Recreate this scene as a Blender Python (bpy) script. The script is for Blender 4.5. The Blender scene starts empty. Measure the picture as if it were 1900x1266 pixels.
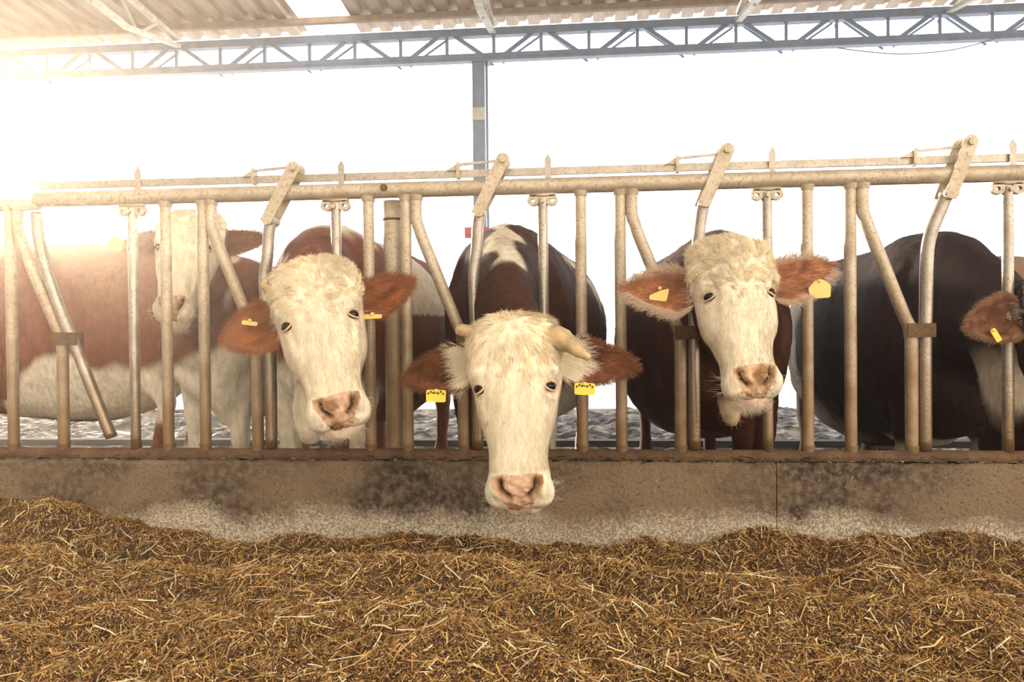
import bpy, math, random
import numpy as np
from mathutils import Vector, Matrix

rng = np.random.default_rng(7)
random.seed(7)
R = math.radians
SC = bpy.context.scene
COL = SC.collection

# ---------------------------------------------------------------- camera
FOC = 1478.0
cam_d = bpy.data.cameras.new('camera')
cam = bpy.data.objects.new('camera', cam_d)
COL.objects.link(cam)
cam_d.sensor_width = 36.0
cam_d.lens = FOC / 1900 * 36
cam_d.clip_start = 0.05
CAMP = Vector((0, 0, 0.92))
YAW, PITCH, ROLL = R(5.3), R(-0.7), R(-0.6)
Mc = Matrix.Rotation(YAW, 4, 'Z') @ Matrix.Rotation(R(90) + PITCH, 4, 'X') @ Matrix.Rotation(ROLL, 4, 'Z')
cam.matrix_world = Matrix.Translation(CAMP) @ Mc
SC.camera = cam
Mc3 = np.array(Mc.to_3x3())


def at(px, py, Y):
    """point of the vertical plane y=Y seen at a photo pixel"""
    d = Mc3 @ np.array([(px - 950) / FOC, -(py - 633) / FOC, -1.0])
    t = (Y - CAMP.y) / d[1]
    return np.array([CAMP.x + d[0] * t, CAMP.y + d[1] * t, CAMP.z + d[2] * t])


def proj(P):
    q = (np.asarray(P) - np.array(CAMP)) @ Mc3
    return np.stack([950 + FOC * q[:, 0] / -q[:, 2], 633 - FOC * q[:, 1] / -q[:, 2]], 1)


# ---------------------------------------------------------------- view, world, sun
SC.view_settings.view_transform = 'Standard'
SC.view_settings.look = 'None'
SC.view_settings.gamma = 1
SC.view_settings.use_curve_mapping = False
SC.view_settings.exposure = 0.0
SC.cycles.use_denoising = True
SC.cycles.max_bounces = 6
SC.cycles.diffuse_bounces = 3
SC.cycles.volume_bounces = 0
SC.cycles.sample_clamp_indirect = 6

W = bpy.data.worlds.new('overcast_sky')
SC.world = W
W.use_nodes = True
nt = W.node_tree
nt.nodes.clear()
wo = nt.nodes.new('ShaderNodeOutputWorld')
bg = nt.nodes.new('ShaderNodeBackground')
tc = nt.nodes.new('ShaderNodeTexCoord')
sx = nt.nodes.new('ShaderNodeSeparateXYZ')
rp = nt.nodes.new('ShaderNodeValToRGB')
mp = nt.nodes.new('ShaderNodeMapRange')
nt.links.new(tc.outputs['Generated'], sx.inputs[0])
nt.links.new(sx.outputs['Y'], mp.inputs['Value'])
mp.inputs['From Min'].default_value = -1
nt.links.new(mp.outputs[0], rp.inputs[0])
rp.color_ramp.elements[0].color = (1.0, 0.86, 0.68, 1)
rp.color_ramp.elements[1].color = (0.93, 0.96, 1.0, 1)
rp.color_ramp.elements[0].position = 0.3
rp.color_ramp.elements[1].position = 0.8
nt.links.new(rp.outputs[0], bg.inputs['Color'])
# the open side behind the camera is brighter to the right than to the left
m1 = nt.nodes.new('ShaderNodeMapRange')
nt.links.new(sx.outputs['X'], m1.inputs['Value'])
m1.inputs['From Min'].default_value = -0.9
m1.inputs['From Max'].default_value = 0.9
m1.inputs['To Min'].default_value = 0.45
m1.inputs['To Max'].default_value = 4.9
m2 = nt.nodes.new('ShaderNodeMapRange')
nt.links.new(sx.outputs['Y'], m2.inputs['Value'])
m2.inputs['From Min'].default_value = -0.25
m2.inputs['From Max'].default_value = 0.25
m3 = nt.nodes.new('ShaderNodeMix')
nt.links.new(m2.outputs[0], m3.inputs[0])
nt.links.new(m1.outputs[0], m3.inputs[2])
m3.inputs[3].default_value = 3.3
nt.links.new(m3.outputs[0], bg.inputs['Strength'])
nt.links.new(bg.outputs[0], wo.inputs[0])

sun_d = bpy.data.lights.new('sun', 'SUN')
sun_d.energy = 8.5
sun_d.angle = R(6)
sun_d.color = (1.0, 0.84, 0.62)
sun = bpy.data.objects.new('sun', sun_d)
COL.objects.link(sun)
sdir = Vector(tuple(np.array(CAMP) - at(12, 375, 9.0)))     # low sun beyond the open side of the barn, at the left
sun.rotation_euler = sdir.to_track_quat('-Z', 'Y').to_euler()

# ---------------------------------------------------------------- mesh helpers


class MB:
    def __init__(s):
        s.v, s.f, s.c, s.n = [], [], [], 0

    def add(s, V, F, col=None):
        V = np.asarray(V, float)
        F = np.asarray(F, int)
        s.v.append(V)
        s.f.append(F + s.n)
        s.n += len(V)
        if col is None:
            col = (1, 1, 1)
        c = np.asarray(col, float)
        if c.ndim == 1:
            c = np.tile(c, (len(V), 1))
        s.c.append(c)
        return s


def mesh_from(name, V, Fs, cols=None, smooth=True):
    me = bpy.data.meshes.new(name)
    loops = np.concatenate([f.ravel() for f in Fs]).astype(np.int32)
    tot = np.concatenate([np.full(len(f), f.shape[1]) for f in Fs]).astype(np.int32)
    st = np.concatenate([[0], np.cumsum(tot)[:-1]]).astype(np.int32)
    me.vertices.add(len(V))
    me.vertices.foreach_set('co', np.asarray(V, np.float32).ravel())
    me.loops.add(len(loops))
    me.loops.foreach_set('vertex_index', loops)
    me.polygons.add(len(tot))
    me.polygons.foreach_set('loop_start', st)
    me.polygons.foreach_set('loop_total', tot)
    me.polygons.foreach_set('use_smooth', np.full(len(tot), smooth, bool))
    if cols is not None:
        a = me.color_attributes.new('coat', 'FLOAT_COLOR', 'POINT')
        cc = np.ones((len(V), 4), np.float32)
        cc[:, :3] = cols
        a.data.foreach_set('color', cc.ravel())
    me.update(calc_edges=True)
    me.validate()
    return me


def link(name, me, mat, parent=None, label=None, cat=None, group=None, kind=None):
    o = bpy.data.objects.new(name, me)
    COL.objects.link(o)
    if mat is not None:
        me.materials.append(mat)
    if parent is not None:
        o.parent = parent
        o.matrix_parent_inverse = Matrix.Translation(-parent.location)
    for k, v in (('label', label), ('category', cat), ('group', group), ('kind', kind)):
        if v:
            o[k] = v
    return o


def build(mb, name, mat, parent=None, smooth=True, cols=False, **kw):
    V = np.concatenate(mb.v)
    me = mesh_from(name, V, mb.f, np.concatenate(mb.c) if cols else None, smooth)
    return link(name, me, mat, parent, **kw)


def empty(name, loc, label=None, cat=None, group=None):
    o = bpy.data.objects.new(name, None)
    COL.objects.link(o)
    o.location = loc
    o.empty_display_size = 0.1
    if label:
        o['label'] = label
    if cat:
        o['category'] = cat
    if group:
        o['group'] = group
    return o


def box(mb, lo, hi, col=None, M=None):
    lo, hi = np.minimum(lo, hi), np.maximum(lo, hi)
    V = np.array([[x, y, z] for x in (lo[0], hi[0]) for y in (lo[1], hi[1]) for z in (lo[2], hi[2])])
    if M is not None:
        V = V @ np.array(M.to_3x3()).T + np.array(M.translation)
    F = [[0, 1, 3, 2], [4, 6, 7, 5], [0, 4, 5, 1], [2, 3, 7, 6], [0, 2, 6, 4], [1, 5, 7, 3]]
    return mb.add(V, F, col)


def nrm(a):
    a = np.asarray(a, float)
    return a / np.maximum(np.linalg.norm(a, axis=-1, keepdims=True), 1e-9)


def catmull(P, n):
    P = np.asarray(P, float)
    if len(P) < 3:
        t = np.linspace(0, 1, n)[:, None]
        return P[0] * (1 - t) + P[-1] * t
    Q = np.vstack([2 * P[0] - P[1], P, 2 * P[-1] - P[-2]])
    out = []
    m = len(P) - 1
    for t in np.linspace(0, m, n):
        i = min(int(t), m - 1)
        u = t - i
        a, b, c, d = Q[i], Q[i + 1], Q[i + 2], Q[i + 3]
        out.append(0.5 * (2 * b + (c - a) * u + (2 * a - 5 * b + 4 * c - d) * u * u + (3 * b - a - 3 * c + d) * u ** 3))
    return np.array(out)


def tube(mb, P, r, k=14, n=None, col=None, cap=True, up=(0, 0, 1), smooth_path=True):
    """swept tube; r is a number, or rows of (half width, half height) per point"""
    P = np.asarray(P, float)
    rr = np.asarray(r, float)
    if rr.ndim == 0:
        rr = np.tile([float(rr)] * 2, (len(P), 1))
    elif rr.ndim == 1:
        rr = np.stack([rr, rr], 1)
    if n:
        if smooth_path:
            P, rr = catmull(P, n), np.maximum(catmull(rr, n), 1e-4)
        else:
            t = np.linspace(0, len(P) - 1, n)
            P = np.stack([np.interp(t, np.arange(len(P)), P[:, i]) for i in range(3)], 1)
            rr = np.stack([np.interp(t, np.arange(len(rr)), rr[:, i]) for i in range(2)], 1)
    T = nrm(np.gradient(P, axis=0))
    up = np.array(up, float)
    if abs(T @ up).max() > 0.98:
        up = np.array([0, 1.0, 0]) if abs(T[:, 1]).max() < 0.9 else np.array([1.0, 0, 0])
    S = nrm(np.cross(T, up))
    U = np.cross(S, T)
    a = np.linspace(0, 2 * np.pi, k, endpoint=False)
    V = P[:, None] + S[:, None] * (np.cos(a)[None, :, None] * rr[:, 0, None, None]) + U[:, None] * (np.sin(a)[None, :, None] * rr[:, 1, None, None])
    N = len(P)
    V = V.reshape(-1, 3)
    i, j = np.meshgrid(np.arange(N - 1), np.arange(k), indexing='ij')
    j2 = (j + 1) % k
    F = np.stack([i * k + j, i * k + j2, (i + 1) * k + j2, (i + 1) * k + j], -1).reshape(-1, 4)
    mb.add(V, F, col)
    if cap:
        b = mb.n
        for e, base, ring in ((0, P[0], np.arange(k)), (1, P[-1], np.arange(k) + (N - 1) * k)):
            c = V[ring]
            off = b - len(V)
            mb.v.append(np.array([base]))
            cc = mb.c[-1][:1] if e == 0 else mb.c[-2][:1]
            mb.c.append(np.array([mb.c[-1][0]]))
            ci = mb.n
            mb.n += 1
            r0 = ring + off
            F = np.stack([r0, np.roll(r0, -1), np.full(k, ci)], 1)
            if e == 0:
                F = F[:, ::-1]
            mb.f.append(F)
    return mb


def bar(mb, a, b, w, h, col=None):
    """square bar from a to b"""
    a, b = np.array(a, float), np.array(b, float)
    T = nrm(b - a)
    up = np.array([0, 0, 1.0]) if abs(T[2]) < 0.95 else np.array([0, 1.0, 0])
    S = nrm(np.cross(T, up))
    U = np.cross(S, T)
    V = []
    for p in (a, b):
        for s, u in ((-1, -1), (1, -1), (1, 1), (-1, 1)):
            V.append(p + S * s * w / 2 + U * u * h / 2)
    F = [[0, 1, 5, 4], [1, 2, 6, 5], [2, 3, 7, 6], [3, 0, 4, 7], [3, 2, 1, 0], [4, 5, 6, 7]]
    return mb.add(V, F, col)


def ellipsoid(mb, c, r, col=None, n=20, M=None):
    th = np.linspace(0.02, np.pi - 0.02, n)
    ph = np.linspace(0, 2 * np.pi, 2 * n, endpoint=False)
    V = np.stack([np.sin(th)[:, None] * np.cos(ph), np.sin(th)[:, None] * np.sin(ph), np.cos(th)[:, None] * np.ones_like(ph)], -1).reshape(-1, 3) * np.array(r)
    if M is not None:
        V = V @ M.T
    V = V + np.array(c)
    k = 2 * n
    i, j = np.meshgrid(np.arange(n - 1), np.arange(k), indexing='ij')
    j2 = (j + 1) % k
    F = np.stack([i * k + j, (i + 1) * k + j, (i + 1) * k + j2, i * k + j2], -1).reshape(-1, 4)
    return mb.add(V, F, col)


class Noise:
    """smooth value noise made of random plane waves"""
    def __init__(s, seed, f=3.0, n=24):
        g = np.random.default_rng(seed)
        d = nrm(g.normal(size=(n, 3)))
        s.k = d * (f * g.uniform(0.5, 2.0, (n, 1)))
        s.p = g.uniform(0, 6.28, n)

    def __call__(s, P):
        return np.sin(np.asarray(P) @ s.k.T + s.p).sum(1) / math.sqrt(len(s.p) / 2)


def sm(a, b, x):
    t = np.clip((x - a) / (b - a), 0, 1)
    return t * t * (3 - 2 * t)


# ---------------------------------------------------------------- materials
def mat_new(name):
    m = bpy.data.materials.new(name)
    m.use_nodes = True
    n = m.node_tree
    return m, n, n.nodes['Principled BSDF']


def N(n, t, **kw):
    x = n.nodes.new(t)
    for k, v in kw.items():
        if k in x.inputs:
            x.inputs[k].default_value = v
        else:
            setattr(x, k, v)
    return x


def noise_mix(n, scale, c1, c2, lo=0.4, hi=0.6, detail=6, stretch=None, coord='Object'):
    tc = n.nodes.new('ShaderNodeTexCoord')
    src = tc.outputs[coord]
    if stretch:
        m = n.nodes.new('ShaderNodeMapping')
        m.inputs['Scale'].default_value = stretch
        n.links.new(src, m.inputs[0])
        src = m.outputs[0]
    no = N(n, 'ShaderNodeTexNoise', Scale=scale, Detail=detail)
    n.links.new(src, no.inputs['Vector'])
    mr = N(n, 'ShaderNodeMapRange')
    mr.inputs['From Min'].default_value = lo
    mr.inputs['From Max'].default_value = hi
    n.links.new(no.outputs['Fac'], mr.inputs[0])
    mx = n.nodes.new('ShaderNodeMix')
    mx.data_type = 'RGBA'
    for i, c in ((6, c1), (7, c2)):
        if isinstance(c, tuple):
            mx.inputs[i].default_value = (*c, 1)
        else:
            n.links.new(c, mx.inputs[i])
    n.links.new(mr.outputs[0], mx.inputs[0])
    return mx.outputs[2], mr.outputs[0]


def add_bump(n, b, scale, dist, strength=0.6, detail=6, stretch=None):
    tc = n.nodes.new('ShaderNodeTexCoord')
    src = tc.outputs['Object']
    if stretch:
        m = n.nodes.new('ShaderNodeMapping')
        m.inputs['Scale'].default_value = stretch
        n.links.new(src, m.inputs[0])
        src = m.outputs[0]
    no = N(n, 'ShaderNodeTexNoise', Scale=scale, Detail=detail)
    n.links.new(src, no.inputs['Vector'])
    bu = N(n, 'ShaderNodeBump', Strength=strength, Distance=dist)
    n.links.new(no.outputs['Fac'], bu.inputs['Height'])
    n.links.new(bu.outputs[0], b.inputs['Normal'])


def attr_mul(n, b, lo=0.75, hi=1.12, scale=60, stretch=None):
    at_ = n.nodes.new('ShaderNodeAttribute')
    at_.attribute_name = 'coat'
    c, _ = noise_mix(n, scale, (lo, lo, lo), (hi, hi, hi), 0.3, 0.7, stretch=stretch)
    mx = n.nodes.new('ShaderNodeMix')
    mx.data_type = 'RGBA'
    mx.blend_type = 'MULTIPLY'
    mx.inputs[0].default_value = 1
    n.links.new(at_.outputs['Color'], mx.inputs[6])
    n.links.new(c, mx.inputs[7])
    n.links.new(mx.outputs[2], b.inputs['Base Color'])
    return mx


def mk_hide():
    m, n, b = mat_new('cow_hide')
    attr_mul(n, b, 0.72, 1.1, 45, (1, 1, 0.35))
    b.inputs['Roughness'].default_value = 0.75
    b.inputs['Specular IOR Level'].default_value = 0.12
    add_bump(n, b, 160, 0.006, 0.55, 4, (1, 1, 0.25))
    return m


def mk_fur():
    m, n, b = mat_new('cow_fur')
    at_ = n.nodes.new('ShaderNodeAttribute')
    at_.attribute_name = 'coat'
    n.links.new(at_.outputs['Color'], b.inputs['Base Color'])
    b.inputs['Roughness'].default_value = 0.6
    b.inputs['Specular IOR Level'].default_value = 0.15
    tr = n.nodes.new('ShaderNodeBsdfTranslucent')
    n.links.new(at_.outputs['Color'], tr.inputs[0])
    mx = n.nodes.new('ShaderNodeMixShader')
    mx.inputs[0].default_value = 0.3
    n.links.new(b.outputs[0], mx.inputs[1])
    n.links.new(tr.outputs[0], mx.inputs[2])
    n.links.new(mx.outputs[0], n.nodes['Material Output'].inputs[0])
    return m


def mk_steel(name, light, dark, rust, zlo, zhi, metal=0.25, rough=0.5, speck=90):
    m, n, b = mat_new(name)
    c1, _ = noise_mix(n, 14, light, dark, 0.35, 0.7, 8)
    c1b = tuple(0.45 * a_ + 0.55 * b_ for a_, b_ in zip(rust, dark))
    c2, f2 = noise_mix(n, speck, c1b, c1, 0.30, 0.50, 6)
    # dung and dust splashed up from below, thinning out with height
    tc = n.nodes.new('ShaderNodeTexCoord')
    s = n.nodes.new('ShaderNodeSeparateXYZ')
    n.links.new(tc.outputs['Object'], s.inputs[0])
    mr = N(n, 'ShaderNodeMapRange')
    mr.inputs['From Min'].default_value = zlo
    mr.inputs['From Max'].default_value = zhi
    n.links.new(s.outputs['Z'], mr.inputs[0])
    no = N(n, 'ShaderNodeTexNoise', Scale=9, Detail=8)
    n.links.new(tc.outputs['Object'], no.inputs['Vector'])
    ad = N(n, 'ShaderNodeMath', operation='ADD')
    n.links.new(mr.outputs[0], ad.inputs[0])
    n.links.new(no.outputs['Fac'], ad.inputs[1])
    m2 = N(n, 'ShaderNodeMapRange')
    m2.inputs['From Min'].default_value = 0.66
    m2.inputs['From Max'].default_value = 1.35
    n.links.new(ad.outputs[0], m2.inputs[0])
    mx = n.nodes.new('ShaderNodeMix')
    mx.data_type = 'RGBA'
    mx.inputs[6].default_value = (*rust, 1)
    n.links.new(c2, mx.inputs[7])
    n.links.new(m2.outputs[0], mx.inputs[0])
    n.links.new(mx.outputs[2], b.inputs['Base Color'])
    b.inputs['Metallic'].default_value = metal
    b.inputs['Roughness'].default_value = rough
    add_bump(n, b, 120, 0.002, 0.5)
    return m


def mk_plain(name, c, rough=0.6, metal=0.0, scale=20, var=0.8, bump=0.0):
    m, n, b = mat_new(name)
    col, _ = noise_mix(n, scale, tuple(x * var for x in c), c, 0.35, 0.65)
    n.links.new(col, b.inputs['Base Color'])
    b.inputs['Roughness'].default_value = rough
    b.inputs['Metallic'].default_value = metal
    if bump:
        add_bump(n, b, scale * 4, bump)
    return m


M_HIDE, M_FUR = mk_hide(), mk_fur()
M_STEEL = mk_steel('galvanised_tube', (0.56, 0.48, 0.37), (0.44, 0.36, 0.26), (0.24, 0.145, 0.07), 0.3, 1.5)
M_ZINC = mk_steel('worn_zinc', (0.42, 0.38, 0.33), (0.32, 0.28, 0.23), (0.24, 0.15, 0.08), 0.3, 1.1, 0.6, 0.35)
M_RAIL = mk_steel('rusty_rail', (0.15, 0.082, 0.038), (0.075, 0.040, 0.020), (0.045, 0.022, 0.011), 0.2, 0.5)
M_RAIL.node_tree.nodes['Principled BSDF'].inputs['Metallic'].default_value = 0
M_RAIL.node_tree.nodes['Principled BSDF'].inputs['Roughness'].default_value = 0.8
M_BLUE = mk_plain('grey_painted_steel', (0.19, 0.25, 0.37), 0.5, 0.2, 8)
M_PALE = mk_plain('pale_painted_steel', (0.62, 0.62, 0.58), 0.5, 0.0, 12, 0.7)
M_PURL = mk_plain('brown_purlin', (0.33, 0.25, 0.19), 0.6, 0.0, 10)
M_TAG = mk_plain('yellow_plastic', (0.88, 0.66, 0.07), 0.4, 0, 30, 0.93)
M_TAG2 = mk_plain('faded_yellow_plastic', (0.86, 0.57, 0.17), 0.45, 0, 30, 0.92)
M_INK = mk_plain('dark_ink', (0.06, 0.04, 0.02), 0.5)
M_HORN = mk_plain('horn', (0.62, 0.45, 0.25), 0.5, 0, 22, 0.55, 0.001)
M_EYE = mk_plain('dark_eye', (0.010, 0.005, 0.003), 0.12)
M_EYE.node_tree.nodes['Principled BSDF'].inputs['Specular IOR Level'].default_value = 0.25
M_RED = mk_plain('red_sign', (0.6, 0.04, 0.04), 0.5)
M_WHITE = mk_plain('white_sign', (0.8, 0.8, 0.8), 0.5)
M_CABLE = mk_plain('cable', (0.2, 0.2, 0.22), 0.6)


def mk_roof():
    m, n, b = mat_new('corrugated_sheet')
    c, _ = noise_mix(n, 3, (0.36, 0.28, 0.22), (0.52, 0.42, 0.34), 0.35, 0.65, 8, (4, 0.6, 1))
    n.links.new(c, b.inputs['Base Color'])
    b.inputs['Roughness'].default_value = 0.55
    return m


def mk_concrete():
    m, n, b = mat_new('dirty_concrete')
    c1, _ = noise_mix(n, 1.7, (0.032, 0.016, 0.008), (0.20, 0.135, 0.078), 0.43, 0.60, 10, (1, 1, 1.3))
    c1, _ = noise_mix(n, 150, (0.50, 0.42, 0.32), c1, 0.27, 0.33, 3)
    c2, f = noise_mix(n, 38, (0.20, 0.15, 0.10), c1, 0.22, 0.60, 10)
    c2b, f = noise_mix(n, 130, (0.07, 0.04, 0.025), c2, 0.33, 0.42, 4)
    # pale limed band low on the wall where feed rubs it, ragged edge
    tc = n.nodes.new('ShaderNodeTexCoord')
    s = n.nodes.new('ShaderNodeSeparateXYZ')
    n.links.new(tc.outputs['Object'], s.inputs[0])
    no = N(n, 'ShaderNodeTexNoise', Scale=4, Detail=10)
    no2 = N(n, 'ShaderNodeTexNoise', Scale=70, Detail=4)
    for q in (no, no2):
        n.links.new(tc.outputs['Object'], q.inputs['Vector'])
    a1 = N(n, 'ShaderNodeMath', operation='MULTIPLY_ADD')
    a1.inputs[1].default_value = 0.22
    n.links.new(no.outputs['Fac'], a1.inputs[0])
    n.links.new(s.outputs['Z'], a1.inputs[2])
    a2 = N(n, 'ShaderNodeMath', operation='MULTIPLY_ADD')
    a2.inputs[1].default_value = 0.10
    n.links.new(no2.outputs['Fac'], a2.inputs[0])
    n.links.new(a1.outputs[0], a2.inputs[2])
    mr = N(n, 'ShaderNodeMapRange')
    mr.inputs['From Min'].default_value = 0.355
    mr.inputs['From Max'].default_value = 0.43
    n.links.new(a2.outputs[0], mr.inputs[0])
    mx = n.nodes.new('ShaderNodeMix')
    mx.data_type = 'RGBA'
    c3, _ = noise_mix(n, 160, (0.24, 0.19, 0.13), (0.60, 0.53, 0.42), 0.4, 0.6, 3)
    n.links.new(c3, mx.inputs[6])
    n.links.new(c2b, mx.inputs[7])
    n.links.new(mr.outputs[0], mx.inputs[0])
    n.links.new(mx.outputs[2], b.inputs['Base Color'])
    b.inputs['Roughness'].default_value = 0.8
    add_bump(n, b, 60, 0.01, 0.6, 10)
    return m


def mk_mud():
    m, n, b = mat_new('mucky_floor')
    c, f = noise_mix(n, 4.5, (0.025, 0.016, 0.010), (0.30, 0.26, 0.21), 0.48, 0.60, 8)
    n.links.new(c, b.inputs['Base Color'])
    b.inputs['Specular IOR Level'].default_value = 0.3
    b.inputs['Roughness'].default_value = 0.6
    add_bump(n, b, 40, 0.02, 0.6, 8)
    return m


def mk_attr(name, rough=0.7, lo=0.8, hi=1.1, scale=80):
    m, n, b = mat_new(name)
    attr_mul(n, b, lo, hi, scale)
    b.inputs['Roughness'].default_value = rough
    return m


def mk_clear():
    m, n, b = mat_new('translucent_sheet')
    tr = n.nodes.new('ShaderNodeBsdfTranslucent')
    tr.inputs[0].default_value = (0.95, 0.95, 0.95, 1)
    tp = n.nodes.new('ShaderNodeBsdfTransparent')
    mx = n.nodes.new('ShaderNodeMixShader')
    mx.inputs[0].default_value = 0.6
    n.links.new(tr.outputs[0], mx.inputs[1])
    n.links.new(tp.outputs[0], mx.inputs[2])
    n.links.new(mx.outputs[0], n.nodes['Material Output'].inputs[0])
    return m


M_ROOF, M_CONC, M_MUD, M_CLEAR = mk_roof(), mk_concrete(), mk_mud(), mk_clear()
M_FEED = mk_attr('chopped_straw', 0.7, 0.75, 1.15, 60)
M_YARD = mk_plain('bright_yard', (0.8, 0.8, 0.8), 0.9, 0, 2, 0.9)

# ---------------------------------------------------------------- the setting
FY = 3.0                     # plane of the feed fence
mb = MB()
box(mb, (-16, -4, -0.2), (16, FY, 0.0))
build(mb, 'floor', mk_plain('alley_concrete', (0.30, 0.24, 0.17), 0.8, 0, 5, 0.7, 0.01), kind='structure', smooth=False)
mb = MB()
gx, gy = np.linspace(-16, 16, 900), np.linspace(FY + 0.11, 9.6, 330)
GX, GY = np.meshgrid(gx, gy, indexing='ij')
VV = np.stack([GX, GY, GX * 0], -1).reshape(-1, 3)
hh = 0.016 * Noise(71, 9)(VV) + 0.012 * Noise(72, 22)(VV) + 0.008 * Noise(73, 50)(VV)
VV[:, 2] = np.maximum(hh, -0.02) - 0.035
ii_, jj_ = np.meshgrid(np.arange(899), np.arange(329), indexing='ij')
mb.add(VV, np.stack([ii_ * 330 + jj_, (ii_ + 1) * 330 + jj_, (ii_ + 1) * 330 + jj_ + 1, ii_ * 330 + jj_ + 1], -1).reshape(-1, 4))
build(mb, 'floor', M_MUD, kind='structure', smooth=False)
mb = MB()
box(mb, (-60, 9.6, -0.25), (60, 90, -0.02))
build(mb, 'floor', M_YARD, kind='structure', smooth=False)

# concrete feed wall with cast joints
mb = MB()
jx = [-9.0] + [float(at(x, 900, FY - 0.1)[0]) for x in (-620, 1443)] + [9.0]
for a, b_ in zip(jx[:-1], jx[1:]):
    nx, nz = max(2, int((b_ - a) / 0.03)), 14
    g = np.linspace(a + 0.0015, b_ - 0.0015, nx)
    prof = [(FY + 0.10, 0.0), (FY + 0.10, 0.425), (FY + 0.09, 0.438), (FY - 0.07, 0.438), (FY - 0.085, 0.425), (FY - 0.085, 0.0)]
    k = len(prof)
    V = np.array([[x, p[0], p[1]] for x in g for p in prof])
    i, j = np.meshgrid(np.arange(nx - 1), np.arange(k - 1), indexing='ij')
    F = np.stack([i * k + j, (i + 1) * k + j, (i + 1) * k + j + 1, i * k + j + 1], -1).reshape(-1, 4)
    V[:, 1] += 0.003 * np.sin(V[:, 0] * 9) * (V[:, 2] > 0.3)
    mb.add(V, F)
    mb.add(V[[0, 1, 2, 3, 4, 5]], [[0, 1, 4, 5], [1, 2, 3, 4]])
    e = (nx - 1) * k
    mb.add(V[[e + q for q in range(6)]], [[5, 4, 1, 0], [4, 3, 2, 1]])
build(mb, 'wall_front', M_CONC, kind='structure', smooth=False)
# low kerb across the yard floor, one even near-black colour
mb = MB()
box(mb, (-9, 6.3, 0), (9, 6.42, 0.05))
build(mb, 'trim_1', mk_plain('dark_kerb', (0.008, 0.006, 0.004), 1.0), kind='structure', smooth=False)

# corrugated roof
TY = 9.0
SL = 0.085
ZT = 4.50


def roof_z(y):
    return ZT + SL * (9.25 - y)


def corr(x0, x1, y0, y1, mb):
    pitch = 0.25
    xs, zs = [], []
    x = x0
    while x < x1:
        for dx, dz in ((0, 0), (0.13, 0), (0.155, 0.045), (0.225, 0.045)):
            xs.append(x + dx)
            zs.append(dz)
        x += pitch
    xs, zs = np.array(xs), np.array(zs)
    ys = np.array([y0, y1])
    k = len(xs)
    V = np.array([[xs[i], y, roof_z(y) + zs[i] + t] for t in (0, 0.004) for y in ys for i in range(k)])
    F = [[i, i + 1, k + i + 1, k + i] for i in range(k - 1)]
    F += [[2 * k + i, 3 * k + i, 3 * k + i + 1, 2 * k + i + 1] for i in range(k - 1)]
    mb.add(V, F)


gx0, gx1 = float(at(577, 70, TY)[0]), float(at(655, 66, TY)[0])
mb = MB()
corr(-15, gx0 - 0.25, 0.3, 9.32, mb)
corr(gx1, 15, 0.3, 9.32, mb)
build(mb, 'ceiling', M_ROOF, kind='structure', smooth=False)
mb = MB()
corr(gx0 - 0.02, gx1 - 0.23, 0.3, 9.3, mb)
build(mb, 'window_1', M_CLEAR, kind='structure', smooth=False)
for i, y in enumerate((8.9,)):
    mb = MB()
    z = roof_z(y)
    box(mb, (-15, y - 0.02, z - 0.065), (15, y + 0.02, z - 0.005))
    box(mb, (-15, y - 0.02, z - 0.07), (15, y + 0.05, z - 0.065))
    build(mb, 'purlin', M_PURL, smooth=False, cat='beam',
          label='brown steel purlin running under the corrugated roof sheets near the eave')

# roof rafters: pale lattice beams running in under the roof
RAFT = [(335, 'leftmost', 'pale lattice rafter at upper left, slanting to the truss'), (915, '', 'pale lattice rafter meeting the truss above the grey column'),
        (1368, '', 'pale lattice rafter meeting the truss right of the column'), (1757, '', 'grey lattice rafter end above truss, near upper right corner')]
for px, _, lab in RAFT:
    X = float(at(px, 80, TY)[0])
    t = empty('roof_rafter', (X, TY, 4.3), lab, 'beam')
    mb = MB()
    z0 = lambda y: roof_z(y) - 0.17
    bar(mb, (X, 8.9, z0(8.9)), (X, 0.6, z0(0.6)), 0.06, 0.05)
    build(mb, 'top_chord', M_PALE, t, smooth=False)
    mb = MB()
    bar(mb, (X, 9.0, z0(9) - 0.05), (X, 7.9, z0(7.9) - 0.33), 0.07, 0.04)
    bar(mb, (X, 7.9, z0(7.9) - 0.33), (X, 0.6, z0(0.6) - 0.4), 0.07, 0.04)
    build(mb, 'bottom_chord', M_PALE, t, smooth=False)
    y = 8.5
    q = 0
    while y > 1:
        mb = MB()
        d = min(0.36, 0.06 + (9 - y) * 0.28)
        bar(mb, (X, y, z0(y)), (X, y - 0.4, z0(y - 0.4) - min(0.36, 0.06 + (9.4 - y) * 0.28)), 0.025, 0.025)
        bar(mb, (X, y - 0.8, z0(y - 0.8)), (X, y - 0.4, z0(y - 0.4) - min(0.36, 0.06 + (9.4 - y) * 0.28)), 0.025, 0.025)
        build(mb, 'brace', M_PALE, t, smooth=False)
        y -= 0.8

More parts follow.
